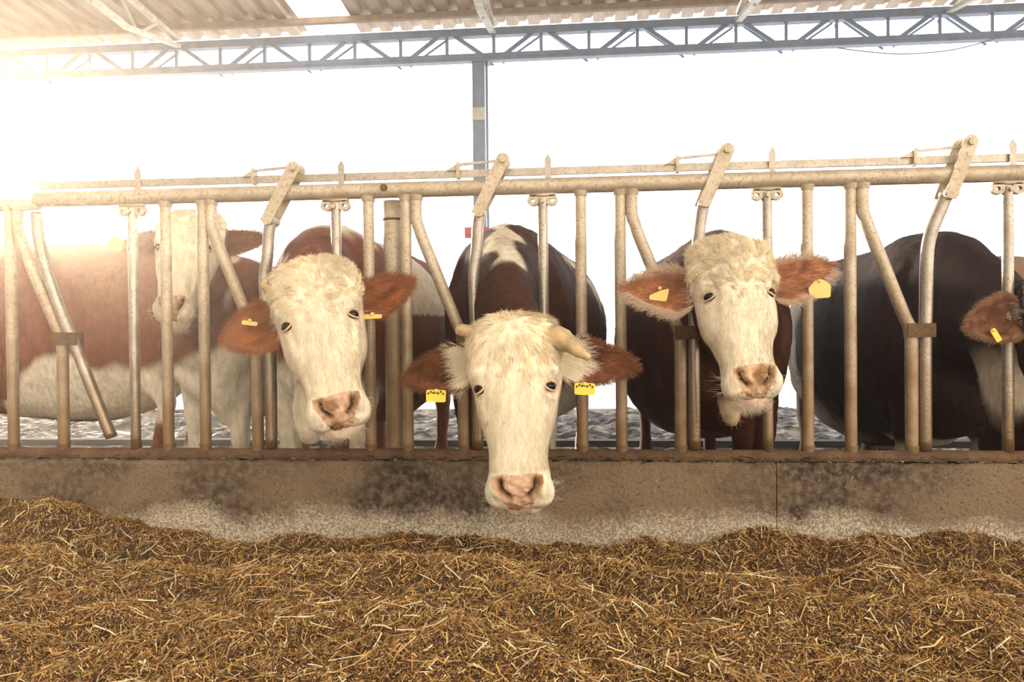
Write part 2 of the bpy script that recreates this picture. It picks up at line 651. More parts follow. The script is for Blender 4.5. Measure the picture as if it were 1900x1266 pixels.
# eave truss
ta, tb = at(950, 59, TY), at(950, 110, TY)
TZ1, TZ0 = float(ta[2]), float(tb[2])
truss = empty('roof_truss', (float(ta[0]), TY, TZ0), 'long blue grey steel lattice truss spanning under the eave', 'truss')
mb = MB()
bar(mb, (-15, TY, TZ1), (15, TY, TZ1), 0.10, 0.085)
build(mb, 'top_chord', M_BLUE, truss, smooth=False)
mb = MB()
bar(mb, (-15, TY, TZ0), (15, TY, TZ0), 0.10, 0.03)
bar(mb, (-15, TY - 0.05, TZ0 + 0.04), (15, TY - 0.05, TZ0 + 0.04), 0.012, 0.05)
build(mb, 'bottom_chord', M_BLUE, truss, smooth=False)
nb = [float(at(p, 90, TY)[0]) for p in (247, 1458)]
step = (nb[1] - nb[0]) / 14
for k in range(-8, 28):
    x = nb[0] + k * step
    mb = MB()
    bar(mb, (x, TY, TZ0), (x, TY, TZ1), 0.035, 0.035)
    build(mb, 'upright', M_BLUE, truss, smooth=False)
    mb = MB()
    a, b_ = ((x, TZ0), (x + step, TZ1)) if k % 2 == 0 else ((x, TZ1), (x + step, TZ0))
    s = step * 0.10
    bar(mb, (a[0] + s, TY - 0.02, a[1]), (b_[0] - s, TY - 0.02, b_[1]), 0.02, 0.045)
    bar(mb, (a[0] + s * 1.6, TY + 0.09, a[1] - 0.01), (b_[0] - s * 0.3, TY + 0.09, b_[1] - 0.03), 0.02, 0.022)
    build(mb, 'diagonal_brace', M_BLUE, truss, smooth=False)

# column
cx = float(at(890, 250, TY)[0])
col = empty('steel_column', (cx, TY, 0), 'blue grey steel column standing behind the fence, holding up the truss', 'column')
mb = MB()
zt = TZ0 - 0.015
for dx in (-0.062, 0.062):
    box(mb, (cx + dx - 0.007, TY - 0.07, 0), (cx + dx + 0.007, TY + 0.07, zt))
box(mb, (cx - 0.056, TY - 0.07, 0), (cx + 0.056, TY - 0.06, zt))
build(mb, 'shaft', M_BLUE, col, smooth=False)
mb = MB()
box(mb, (cx - 0.08, TY - 0.09, zt - 0.02), (cx + 0.13, TY + 0.09, zt))
build(mb, 'head_plate', M_BLUE, col, smooth=False)
mb = MB()
za = float(at(890, 226, TY)[2])
box(mb, (cx - 0.07, TY - 0.085, za), (cx + 0.07, TY - 0.071, za + 0.14))
build(mb, 'splice_plate', M_PALE, col, smooth=False, label='pale splice plate')
mb = MB()
tube(mb, [(cx + 0.095, TY - 0.05, 0), (cx + 0.095, TY - 0.05, zt)], 0.012, 8)
build(mb, 'conduit', M_BLUE, col)

mb = MB()
P = [at(x, y, TY - 0.1) for x, y in ((1555, 89), (1600, 95), (1660, 100), (1720, 98), (1780, 90), (1850, 71))]
tube(mb, P, 0.006, 6, 40)
build(mb, 'hanging_cable', M_CABLE, label='thin dark cable sagging below the truss at the upper right', cat='cable')

# red and white notice far behind the cows
t = empty('notice_board', at(882, 440, 8.6), 'small red and white notice seen left of the grey column base', 'sign')
a, b_ = at(862, 422, 8.6), at(908, 441, 8.6)
mb = MB()
box(mb, (a[0], 8.6, b_[2]), (b_[0], 8.62, a[2]))
build(mb, 'board', M_RED, t, smooth=False)
mb = MB()
w = b_[0] - a[0]
box(mb, (a[0] + w * 0.3, 8.592, b_[2] + 0.02), (a[0] + w * 0.8, 8.6, b_[2] + 0.07))
build(mb, 'white_panel', M_WHITE, t, smooth=False)
mb = MB()
tube(mb, [(a[0] + w / 2, 8.63, 0), (a[0] + w / 2, 8.63, a[2])], 0.02, 8)
build(mb, 'stake', M_BLUE, t)

# ---------------------------------------------------------------- feed fence
ZB, ZTOP = float(at(950, 847, FY)[2]), float(at(950, 347, FY)[2])
fence = empty('feed_fence', (0, FY, ZB), 'long galvanised tube feed fence with locking neck yokes on the concrete wall', 'fence')
XL = float(at(68, 380, FY)[0])


def fx(px, z=None):
    return float(at(px, 600, FY)[0])


mb = MB()
tube(mb, [(XL, FY, ZTOP), (6, FY, ZTOP)], 0.030, 20, 60)
build(mb, 'top_rail', M_STEEL, fence)
mb = MB()
tube(mb, [(-8, FY, ZTOP - 0.02), (XL + 0.01, FY, ZTOP - 0.02)], 0.022, 18, 30)
build(mb, 'top_rail', M_STEEL, fence)
mb = MB()
tube(mb, [(-8, FY, ZB - 0.002), (6, FY, ZB - 0.002)], 0.030, 20, 80)
build(mb, 'bottom_rail', M_RAIL, fence, label='rusty dirty bottom rail')
# control rod
zr = float(at(950, 318, FY)[2])
mb = MB()
bar(mb, (XL, FY + 0.02, zr), (6, FY + 0.02, zr), 0.014, 0.028)
build(mb, 'control_rod', M_ZINC, fence, smooth=False)


def weld(mb, x, z, r=0.03, h=0.02):
    tube(mb, [(x, FY, z - h), (x, FY, z)], [[r - 0.006] * 2, [r] * 2], 14, 4, cap=False)


RB = 0.0215
for px in (22, 310, 379, 686, 755, 1079, 1152, 1498, 1578, 1980):
    mb = MB()
    x = fx(px)
    tube(mb, [(x, FY, ZB), (x, FY, ZTOP)], RB, 16, 30)
    weld(mb, x, ZTOP - 0.022)
    weld(mb, x, ZB + 0.045, 0.026, 0.02)
    build(mb, 'upright_bar', M_STEEL, fence)


def lug_bar(px, zl=None):
    x = fx(px)
    mb = MB()
    tube(mb, [(x, FY, ZB + 0.01), (x, FY, ZTOP - 0.065), (x, FY, ZTOP - 0.045)], [[RB - 0.002] * 2, [RB - 0.002] * 2, [RB - 0.004] * 2], 16, 30, smooth_path=False)
    o = build(mb, 'hanging_bar', M_ZINC, fence)
    mb = MB()
    for s in (-1, 1):
        a = np.linspace(0, 2 * np.pi, 21)[:-1]
        ring = np.array([[x + s * 0.034 + 0.024 * math.cos(t), 0, ZTOP - 0.055 + 0.020 * math.sin(t)] for t in a])
        inn = np.array([[x + s * 0.036 + 0.008 * math.cos(t), 0, ZTOP - 0.055 + 0.007 * math.sin(t)] for t in a])
        for yy, fl in ((FY - 0.012, 1), (FY + 0.008, -1)):
            V = np.vstack([ring, inn])
            V[:, 1] = yy
            F = np.array([[i, (i + 1) % 20, 20 + (i + 1) % 20, 20 + i] for i in range(20)])
            mb.add(V, F[:, ::fl])
        V = np.vstack([ring, ring])
        V[:20, 1] = FY - 0.012
        V[20:, 1] = FY + 0.008
        mb.add(V, [[i, 20 + i, 20 + (i + 1) % 20, (i + 1) % 20] for i in range(20)])
    box(mb, (x - 0.05, FY - 0.012, ZTOP - 0.040), (x + 0.05, FY + 0.012, ZTOP - 0.026))
    build(mb, 'lug_bracket', M_STEEL, fence)
    mb = MB()
    tube(mb, [(x, FY - 0.035, ZTOP - 0.06), (x, FY + 0.01, ZTOP - 0.06)], 0.008, 8)
    ob = build(mb, 'bolt', M_STEEL, None, smooth=False)
    ob.parent = o
    # upright blade the control rod runs through
    mb = MB()
    V = [(x + 0.003, 0, ZTOP), (x + 0.027, 0, ZTOP), (x + 0.027, 0, ZTOP + 0.10), (x + 0.015, 0, ZTOP + 0.122), (x + 0.003, 0, ZTOP + 0.10)]
    V = np.array(V)
    V[:, 0] -= 0.009 - 0.015
    A = V.copy()
    A[:, 1] = FY + 0.002
    B = V.copy()
    B[:, 1] = FY + 0.010
    mb.add(np.vstack([A, B]), [[i, (i + 1) % 5, 5 + (i + 1) % 5, 5 + i] for i in range(5)])
    mb.add(A, [[0, 4, 2, 1], [4, 3, 2, 2]][:1])
    mb.add(A[[2, 3, 4]], [[0, 2, 1]])
    mb.add(B, [[0, 1, 2, 4]])
    mb.add(B[[2, 3, 4]], [[0, 1, 2]])
    build(mb, 'guide_blade', M_ZINC, fence, smooth=False)


for px in (249, 626, 1009, 1424, 1870):
    lug_bar(px)


def fixed_yoke(px_top, px_low):
    xt, xl = fx(px_top), fx(px_low)
    zb = float(at(950, 425, FY)[2])
    zj = float(at(950, 618, FY)[2])
    mb = MB()
    P = [(xt, FY, ZTOP), (xt, FY, zb + 0.05), (xt + 0.010, FY, zb + 0.01), (xt + 0.035, FY, zb - 0.06), (xl - 0.03, FY, zj + 0.06), (xl - 0.006, FY, zj + 0.005), (xl, FY, zj - 0.05), (xl, FY, zj - 0.2), (xl, FY, ZB)]
    tube(mb, P, 0.0225, 16, 60, up=(0, 1, 0))
    weld(mb, xt, ZTOP - 0.022)
    weld(mb, xl, ZB + 0.045, 0.027, 0.02)
    build(mb, 'fixed_yoke_bar', M_STEEL, fence)
    mb = MB()
    box(mb, (xl - 0.022, FY - 0.027, zj - 0.03), (xl + 0.075, FY - 0.019, zj + 0.02))
    box(mb, (xl - 0.022, FY + 0.019, zj - 0.03), (xl + 0.075, FY + 0.027, zj + 0.02))
    build(mb, 'pivot_bracket', M_RAIL, fence, smooth=False)
    return xl, zj


def moving_yoke(px_plate, py_plate, px_bend, px_low, openx=None):
    zj = float(at(950, 618, FY)[2])
    top = at(px_plate, py_plate, FY - 0.03)
    y = FY
    if openx is None:
        knee = at(px_plate - 42, py_plate + 95, FY)
        xb, xl = fx(px_bend), fx(px_low)
        zk = knee[2]
        P = [(knee[0], y, zk), (knee[0] - (knee[0] - xb) * 0.35, y, zk - 0.06), (xb + 0.012, y, zk - 0.15), (xb, y, zk - 0.24), (xb * 0.5 + xl * 0.5, y, zj + 0.05), (xl, y, zj - 0.1), (xl, y, ZB + 0.03)]
    else:
        knee = at(px_plate - 10, py_plate + 95, FY)
        P = [at(*q, FY) for q in openx]
        P = [(p[0], y, p[2]) for p in P]
    mb = MB()
    tube(mb, P, 0.0225, 16, 60, up=(0, 1, 0))
    o = build(mb, 'locking_yoke_bar', M_ZINC, fence)
    k = np.array(P[0])
    if openx is not None:
        return
    T = nrm(np.array([top[0] - k[0], 0, top[2] - k[2]]))
    S = np.array([T[2], 0, -T[0]])
    for dy, nm in ((-0.040, 'lever_plate'), (0.034, 'lever_plate')):
        mb = MB()
        out = []
        hw = 0.025
        L = np.linalg.norm(np.array([top[0] - k[0], top[2] - k[2]]))
        base = k - T * 0.02
        for a, c in [(-1, 0)] + [(-math.cos(t), math.sin(t)) for t in np.linspace(0, math.pi, 11)] + [(1, 0)]:
            if (a, c) in [(-1, 0), (1, 0)] and len(out) in (0, 12):
                q = base + S * a * hw * 0.85
            else:
                q = base + T * (L + 0.02) + S * a * hw + T * c * hw
            out.append(q)
        out = np.array(out)
        n_ = len(out)
        A, B = out.copy(), out.copy()
        A[:, 1] = y + dy
        B[:, 1] = y + dy + 0.007
        if dy > 0:
            A[:, 0] -= 0.004
            B[:, 0] -= 0.004
        mb.add(np.vstack([A, B]), [[i, n_ + i, n_ + (i + 1) % n_, (i + 1) % n_] for i in range(n_)])
        for Q, s in ((A, 1), (B, -1)):
            c_ = Q.mean(0)
            mb.add(np.vstack([Q, [c_]]), np.array([[i, (i + 1) % n_, n_] for i in range(n_)])[:, ::s])
        lp = build(mb, nm, M_STEEL, None, smooth=False)
        lp.parent = o
    mb = MB()
    tube(mb, [(top[0], y - 0.052, top[2]), (top[0], y + 0.045, top[2])], 0.013, 6)
    bo = build(mb, 'bolt', M_STEEL, None, smooth=False)
    bo.parent = o
    mb = MB()
    tube(mb, [(k[0], y - 0.045, k[2] - 0.005), (k[0], y + 0.04, k[2] - 0.005)], 0.022, 12)
    bo = build(mb, 'pivot_collar', M_STEEL, None, smooth=False)
    bo.parent = o
    # link rod and its bracket on the control rod
    mb = MB()
    bx = top[0] - 0.175
    bar(mb, (bx, y + 0.0, zr + 0.030), (top[0] - 0.008, y + 0.0, zr + 0.042), 0.008, 0.009)
    build(mb, 'link_rod', M_ZINC, fence, smooth=False)
    mb = MB()
    box(mb, (bx - 0.006, y - 0.006, zr - 0.02), (bx + 0.006, y + 0.03, zr + 0.04))
    A = np.array([[bx - 0.045, 0, zr + 0.01], [bx - 0.006, 0, zr + 0.01], [bx - 0.006, 0, zr + 0.034]])
    B = A.copy()
    A[:, 1] = y + 0.002
    B[:, 1] = y + 0.022
    mb.add(np.vstack([A, B]), [[0, 1, 4, 3], [1, 2, 5, 4], [2, 0, 3, 5]])
    mb.add(A, [[0, 2, 1]])
    mb.add(B, [[0, 1, 2]])
    build(mb, 'rod_bracket', M_STEEL, fence, smooth=False)


fixed_yoke(395, 476)
fixed_yoke(775, 858)
fixed_yoke(1174, 1262)
fixed_yoke(1601, 1691)
fixed_yoke(36, 115)
moving_yoke(545, 312, 492, 501)
moving_yoke(933, 297, 880, 884)
moving_yoke(1349, 279, 1290, 1287)
moving_yoke(1800, 264, 1720, 1716)
moving_yoke(80, 345, 0, 0, [(68, 395), (72, 440), (86, 500), (112, 575), (141, 645), (172, 725), (207, 812)])

# post carrying the fence
px_ = fx(724)
post = empty('fence_post', (px_, FY + 0.075, 0), 'thick round galvanised post clamped behind the fence between two bars', 'post')
mb = MB()
ph = float(at(724, 368, FY)[2])
tube(mb, [(px_, FY + 0.075, 0), (px_, FY + 0.075, ph)], 0.040, 24, 20)
build(mb, 'shaft', M_STEEL, post)
mb = MB()
zc = float(at(724, 405, FY)[2])
tube(mb, [(px_, FY + 0.075, zc), (px_, FY + 0.075, zc + 0.008)], 0.0425, 24)
build(mb, 'joint_ring', M_RAIL, post)
for z, dx in ((ZTOP + 0.005, -0.01),):
    mb = MB()
    tube(mb, [(px_ + dx, FY - 0.042, z), (px_ + dx, FY + 0.05, z)], 0.014, 6)
    build(mb, 'clamp_bolt', M_RAIL, post, smooth=False)

# ---------------------------------------------------------------- feed
def feed_h(x, y):
    # height of the feed surface
    d = FY - 0.085 - y            # distance out from the wall
    px = 950 + FOC * (x + y * 0.0927) / (y * 0.9957)
    wall = np.interp(x, [-2.6, -1.95, -1.75, -1.4, -1.0, -0.6, -0.3, 0.05, 0.35, 0.62, 0.95, 1.2, 1.6, 2.2],
                     [0.27, 0.27, 0.20, 0.135, 0.15, 0.165, 0.15, 0.145, 0.155, 0.205, 0.185, 0.19, 0.17, 0.18])
    front = 0.235 + 0.02 * np.sin(x * 2.1 + 1) + 0.012 * np.sin(x * 5.3 + y * 2)
    crest = 0.62 + 0.08 * np.sin(x * 1.7 + 0.4) + 0.05 * np.sin(x * 4.1)
    val = np.minimum(wall, front) - 0.085
    h = np.where(d < crest * 0.55,
                 wall + (val - wall) * sm(0.10, 1.0, d / (crest * 0.55)),
                 val + (front - val) * sm(0, 1, (d - crest * 0.55) / (crest * 0.5)))
    h = h + 0.020 * (np.sin(7 * x + 3 * np.sin(3 * y)) * np.sin(6 * y + 2 * np.sin(4 * x)))
    h = h + 0.022 * np.abs(np.sin(9.5 * x + 2.2 * np.sin(5 * y)) * np.cos(11 * y + 2.5 * np.sin(6 * x))) - 0.008
    h = h + 0.010 * np.sin(17 * x + 5 * y) * np.sin(13 * y - 6 * x) + 0.006 * np.sin(31 * x - 9 * y) * np.sin(29 * y + 11 * x)
    return h


xs = np.linspace(-3.2, 2.9, 520)
ys = np.linspace(0.75, FY - 0.0895, 190)
XX, YY = np.meshgrid(xs, ys, indexing='ij')
HH = feed_h(XX, YY)
HH += rng.normal(size=HH.shape) * 0.004
V = np.stack([XX, YY, HH], -1).reshape(-1, 3)
ny = len(ys)
i, j = np.meshgrid(np.arange(len(xs) - 1), np.arange(ny - 1), indexing='ij')
F = np.stack([i * ny + j, (i + 1) * ny + j, (i + 1) * ny + j + 1, i * ny + j + 1], -1).reshape(-1, 4)
nz = Noise(3, 60)
g = 0.5 + 0.25 * nz(V)[:, None]
fc = np.array([0.060, 0.028, 0.009]) * (0.6 + 0.8 * np.clip(g, 0, 1))
mb = MB()
mb.add(V, F, fc)


def straws(mb, n, xr, yr, Lr, Wr, pal, prob, lift=(0.0, 0.012), tilt=0.35, curve=0.05):
    x = rng.uniform(*xr, n)
    y = yr[0] + (yr[1] - yr[0]) * rng.uniform(0, 1, n) ** 0.9
    z = feed_h(x, y) + rng.uniform(lift[0], lift[1], n)
    az = rng.uniform(0, 2 * np.pi, n)
    tl = rng.normal(size=n) * tilt
    d = np.stack([np.cos(az) * np.cos(tl), np.sin(az) * np.cos(tl), np.sin(tl)], 1)
    e = 0.01
    gx = (feed_h(x + e, y) - feed_h(x - e, y)) / (2 * e)
    gy = (feed_h(x, y + e) - feed_h(x, y - e)) / (2 * e)
    d[:, 2] += d[:, 0] * gx + d[:, 1] * gy
    d = nrm(d)
    L = rng.uniform(0, 1, n) ** 1.7 * (Lr[1] - Lr[0]) + Lr[0]
    Wd = rng.uniform(*Wr, n)
    s = nrm(np.cross(d, nrm(rng.normal(size=(n, 3)) * 0.5 + [0, 0, 1])))
    u = np.cross(s, d)
    P0 = np.stack([x, y, z], 1)
    bend = rng.normal(size=n) * curve
    rows = []
    a3 = np.array([0.3, 2.4, 4.5])
    for t in (-0.5, 0.0, 0.5):
        c = P0 + d * (L * t)[:, None] + s * (bend * L * (t * t * 4 - 0.5))[:, None] + u * (Wd * 0.3)[:, None]
        for a in a3:
            rows.append(c + s * (np.cos(a) * Wd / 2)[:, None] + u * (np.sin(a) * Wd * 0.3)[:, None])
    V = np.stack(rows, 1)           # n,9,3
    V[:, :, 1] = np.minimum(V[:, :, 1], FY - 0.087)
    F0 = []
    for r_ in range(2):
        for k in range(3):
            F0.append([r_ * 3 + k, r_ * 3 + (k + 1) % 3, r_ * 3 + 3 + (k + 1) % 3, r_ * 3 + 3 + k])
    F0 = np.array(F0)
    F = (F0[None] + 9 * np.arange(n)[:, None, None]).reshape(-1, 4)
    pal = np.array(pal)
    ci = rng.choice(len(pal), n, p=prob)
    c = pal[ci] * rng.uniform(0.80, 1.40, (n, 1))
    mb.add(V.reshape(-1, 3), F, np.repeat(c, 9, 0))


PAL = [(0.34, 0.175, 0.048), (0.47, 0.28, 0.095), (0.17, 0.08, 0.025), (0.60, 0.42, 0.20), (0.80, 0.66, 0.42), (0.30, 0.22, 0.07)]
straws(mb, 90000, (-3.1, 2.8), (0.9, FY - 0.1), (0.008, 0.042), (0.0012, 0.0036), PAL, [0.31, 0.25, 0.20, 0.13, 0.05, 0.06], (-0.004, 0.014), 0.5)
straws(mb, 55000, (-2.1, 1.6), (1.1, 2.5), (0.005, 0.024), (0.001, 0.0032), PAL, [0.33, 0.23, 0.22, 0.12, 0.05, 0.05], (0, 0.010), 0.5)
straws(mb, 45000, (-1.5, 1.2), (1.15, 2.0), (0.004, 0.016), (0.0010, 0.0030), PAL, [0.33, 0.23, 0.24, 0.10, 0.05, 0.05], (0.0, 0.010), 0.5)
straws(mb, 40000, (-3.0, 2.5), (2.2, FY - 0.1), (0.008, 0.030), (0.0014, 0.0036), PAL, [0.34, 0.24, 0.22, 0.10, 0.04, 0.06], (-0.004, 0.010), 0.5)
straws(mb, 5200, (-3.0, 2.7), (1.1, FY - 0.12), (0.035, 0.085), (0.0018, 0.0040), PAL, [0.10, 0.25, 0.05, 0.30, 0.25, 0.05], (0.006, 0.018), 0.22, 0.06)
build(mb, 'silage_feed', M_FEED, smooth=False, cols=True, kind='stuff', cat='feed',
      label='golden brown chopped straw and silage heaped along the foot of the concrete wall')

# loose straw lying along the wall top beside the bottom rail
mb = MB()
_f = feed_h
feed_h = lambda x, y: np.full_like(x, 0.440)
straws(mb, 700, (-2.9, 2.6), (FY - 0.082, FY - 0.045), (0.012, 0.05), (0.0015, 0.004), PAL, [0.2, 0.25, 0.1, 0.25, 0.15, 0.05], (0, 0.006), 0.08)
straws(mb, 500, (-2.9, 2.6), (FY + 0.03, FY + 0.09), (0.012, 0.05), (0.0015, 0.004), PAL, [0.2, 0.25, 0.1, 0.25, 0.15, 0.05], (0, 0.02), 0.15)
feed_h = _f
build(mb, 'loose_straw', M_FEED, smooth=False, cols=True, kind='stuff', cat='straw',
      label='loose bits of straw scattered on top of the concrete wall under the fence rail')

# ---------------------------------------------------------------- cows
CREAM = np.array([0.83, 0.745, 0.59])
PINK = np.array([0.62, 0.41, 0.29])

RZ = [0.212, 0.205, 0.19, 0.165, 0.12, 0.05, 0.0, -0.03, -0.08, -0.146, -0.20, -0.25, -0.285, -0.315, -0.345, -0.362, -0.374, -0.378]
RW = [0.02, 0.070, 0.108, 0.130, 0.143, 0.142, 0.137, 0.131, 0.118, 0.103, 0.092, 0.088, 0.093, 0.099, 0.097, 0.088, 0.066, 0.02]
RF = [0.035, -0.005, -0.028, -0.045, -0.060, -0.070, -0.074, -0.075, -0.074, -0.070, -0.067, -0.067, -0.070, -0.066, -0.050, -0.036, -0.014, 0.008]
RBK = [0.075, 0.105, 0.125, 0.14, 0.155, 0.17, 0.185, 0.19, 0.19, 0.17, 0.14, 0.115, 0.10, 0.09, 0.078, 0.066, 0.05, 0.03]


def seg_d(P, a, b):
    a, b = np.array(a), np.array(b)
    t = np.clip(((P - a) @ (b - a)) / ((b - a) @ (b - a)), 0, 1)
    return np.linalg.norm(P - (a + t[:, None] * (b - a)), axis=1)


def head_mesh(seed, face, back, back_y, pink=PINK, wide=1.0, muzzle=1.0, dirt=0.5, jaw=1.0, chin=1.0, tamp=1.0, cheek=0.0):
    """head in its own frame: face towards -Y, poll at +Z, muzzle at -Z"""
    NR, K = 190, 200
    # more rings near both ends
    t = np.linspace(0, 1, NR)
    t = t - 0.12 * np.sin(2 * np.pi * t) / (2 * np.pi) * 0
    s = np.interp(t, [0, 0.12, 0.72, 1.0], [0, 0.10, 0.70, 1.0])
    kk = np.linspace(0, 1, len(RZ))
    prof = catmull(np.stack([RZ, RW, RF, RBK], 1), 400)
    arc = np.concatenate([[0], np.cumsum(np.linalg.norm(np.diff(prof[:, :3], axis=0), axis=1))])
    arc /= arc[-1]
    q = np.stack([np.interp(t, arc, prof[:, i]) for i in range(4)], 1)
    z, w, yf, yb = q.T
    mm = sm(-0.20, -0.30, z)
    w = w * (wide * (1 - mm) + muzzle * mm) * (1 + cheek * np.exp(-((z + 0.12) / 0.075) ** 2))
    yb = yb * (1 + (jaw - 1) * sm(0.1, -0.05, z))
    th = np.linspace(0, 2 * np.pi, K, endpoint=False)
    c, s_ = np.cos(th), np.sin(th)
    ef = 2 / (2.5 + 0.5 * sm(-0.22, -0.3, z))[:, None]
    eb = 2 / 2.1
    yc = (yf + (yb - yf) * 0.42)[:, None]
    front = s_[None] < 0
    e = np.where(front, ef, eb)
    X = w[:, None] * np.sign(c) * np.abs(c) ** e
    Y = yc + np.where(front, (yc - yf[:, None]), (yb[:, None] - yc)) * np.sign(s_) * np.abs(s_) ** e
    # jaw narrower than the brow
    X = X * (1 - (0.28 - cheek) * sm(0.05, 0.2, Y) * sm(0.05, -0.05, z)[:, None])
    Z = np.tile(z[:, None], (1, K))
    V = np.stack([X, Y, Z], -1).reshape(-1, 3)
    i, j = np.meshgrid(np.arange(NR - 1), np.arange(K), indexing='ij')
    j2 = (j + 1) % K
    F = np.stack([i * K + j, (i + 1) * K + j, (i + 1) * K + j2, i * K + j2], -1).reshape(-1, 4)
    G = V.reshape(NR, K, 3)

    def normals(G):
        du = np.gradient(G, axis=0)
        dv = (np.roll(G, -1, 1) - np.roll(G, 1, 1))
        return nrm(np.cross(dv, du)).reshape(-1, 3)
    Nn = normals(G)
    cen = np.stack([np.zeros(NR), yc[:, 0], z], 1)
    if ((V - np.repeat(cen, K, 0)) * Nn).sum(1).mean() < 0:
        Nn = -Nn
    d = np.zeros(len(V))

    def gauss(p, r, a):
        nonlocal d
        p = np.array(p)
        for sx_ in (-1, 1):
            dd = np.linalg.norm((V - p * [sx_, 1, 1]) / np.array(r), axis=1)
            d = d + a * np.exp(-dd ** 2)
            if p[0] == 0:
                break
    gauss((0.118, -0.035, 0.028), (0.035, 0.04, 0.020), 0.010)     # brow
    gauss((0.122, -0.02, -0.02), (0.022, 0.026, 0.018), -0.010)    # socket
    gauss((0.108, -0.03, -0.055), (0.02, 0.03, 0.014), 0.004)      # lower lid pouch
    gauss((0.094, -0.06, -0.068), (0.013, 0.03, 0.030), -0.009)    # tear furrow
    gauss((0.11, 0.02, -0.10), (0.03, 0.03, 0.06), 0.006)          # facial crest
    gauss((0.09, 0.02, -0.19), (0.03, 0.05, 0.05), -0.006)
    gauss((0.035, -0.08, -0.12), (0.016, 0.03, 0.10), 0.0035)      # nasal bones
    gauss((0.085, -0.07, 0.0), (0.010, 0.03, 0.035), -0.0045)     # fold inside the brow
    gauss((0.102, -0.05, 0.048), (0.030, 0.03, 0.007), -0.004)
    gauss((0.072, -0.06, -0.20), (0.012, 0.04, 0.045), -0.005)     # side of the nose
    gauss((0.075, -0.05, -0.262), (0.028, 0.03, 0.008), -0.005)    # fold over the muzzle
    gauss((0.0, -0.08, 0.05), (0.05, 0.04, 0.06), -0.006)          # forehead dish
    gauss((0.055, -0.07, 0.13), (0.05, 0.04, 0.05), 0.006 * min(1, tamp * 1.2))
    gauss((0.088, -0.02, -0.325), (0.025, 0.04, 0.03), 0.006)      # lip cushion
    gauss((0.0, -0.07, -0.268), (0.055, 0.03, 0.012), -0.004)      # crease above the nose pad
    gauss((0.0, -0.06, -0.355), (0.006, 0.03, 0.025), -0.003)      # philtrum
    # nostrils: outer-upper to inner-lower comma
    nd = np.full(len(V), 9.0)
    rim = np.full(len(V), 9.0)
    for sx_ in (-1, 1):
        P2 = V[:, [0, 2]] * [sx_, 1]
        a = seg_d(P2, (0.056, -0.290), (0.050, -0.318))
        b = seg_d(P2, (0.050, -0.318), (0.028, -0.340))
        ok = (V[:, 1] < 0.0) & (V[:, 0] * sx_ > 0)
        nd = np.where(ok, np.minimum(nd, np.minimum(a, b)), nd)
        rr = seg_d(P2, (0.072, -0.285), (0.066, -0.325))
        rim = np.where(ok, np.minimum(rim, rr), rim)
    nsig = 0.0072 + 0.0045 * sm(-0.325, -0.29, V[:, 2])
    d += -0.024 * np.exp(-(nd / nsig) ** 2) + 0.005 * np.exp(-(rim / 0.012) ** 2)
    # tufted woolly poll
    wl = Noise(seed + 5, 55, 30)
    wl2 = Noise(seed + 6, 110, 30)
    tuft = sm(0.03, 0.10, V[:, 2])
    d += tuft * tamp * (0.004 * wl(V) + 0.002 * wl2(V)) + 0.0008 * wl2(V * [1, 1, 0.4])
    padm = sm(-0.268, -0.278, V[:, 2]) * sm(0.078 * muzzle, 0.070 * muzzle, np.abs(V[:, 0]) + 0.55 * np.maximum(0, -0.30 - V[:, 2])) * sm(0.03, 0.0, V[:, 1])
    grain = Noise(seed + 9, 260, 40)
    pn = Noise(seed + 10, 90)
    padm = np.clip(sm(0.30, 0.62, padm + 0.16 * pn(V)), 0, 1) * (padm > 0.02)
    d += padm * 0.0014 * grain(V)
    V = V + Nn * d[:, None]
    # colour
    n1, n2 = Noise(seed, 28), Noise(seed + 1, 70)
    C = np.tile(face, (len(V), 1))
    C = C * (1 + 0.05 * n1(V * [1, 1, 0.4]))[:, None]
    st = sm(0.55, 1.5, n1(V * [2, 2, 0.6]) + 0.4 * n2(V)) * 0.25 * dirt
    C = C * (1 - st[:, None] * [0.35, 0.5, 0.7])
    bk = sm(back_y - 0.012, back_y + 0.012, V[:, 1] + 0.010 * n2(V) + 0.15 * np.maximum(0, V[:, 2] - 0.1))
    C = C * (1 - bk[:, None]) + np.array(back) * bk[:, None]
    pk = np.clip(padm, 0, 1)
    pc = pink * (1 + 0.12 * n2(V * 2))[:, None]
    dm = sm(0.0, 1.2, n1(V * 2.2) + 0.4 * n2(V * 2))[:, None] * 1.0 * min(1, dirt + 0.5)
    pc = pc * (1 - dm) + np.array([0.24, 0.13, 0.05]) * dm
    C = C * (1 - pk[:, None]) + pc * pk[:, None]
    hole = np.exp(-(nd / (nsig * 0.85)) ** 2)[:, None]
    C = C * (1 - hole) + np.array([0.035, 0.015, 0.008]) * hole
    edge = np.exp(-((nd - 0.012) / 0.006) ** 2)[:, None] * 0.5
    C = C * (1 - edge) + np.array([0.45, 0.24, 0.13]) * edge
    for sx_ in (-1, 1):
        de = np.linalg.norm((V - [sx_ * 0.12, -0.035, -0.025]) / [0.03, 0.035, 0.022], axis=1)
        k_ = np.exp(-de ** 2)[:, None] * 0.45
        C = C * (1 - k_) + np.array([0.55, 0.30, 0.18]) * k_
    mb = MB()
    mb.add(V, F, np.clip(C, 0, 1))
    # lower lip and chin
    n0 = mb.n
    lipw = 0.076 * muzzle
    ellipsoid(mb, (0, 0.036, -0.345 - 0.016 * chin), (lipw, 0.048, 0.044), None, 30)
    L = mb.v[-1]
    nl = Noise(seed + 3, 90)
    L += nrm(L - [0, 0.040, -0.345]) * (0.0015 * nl(L))[:, None]
    lc = np.tile(face * 0.92, (len(L), 1))
    pl = sm(-0.372, -0.36, L[:, 2]) * sm(0.02, 0.0, L[:, 1])
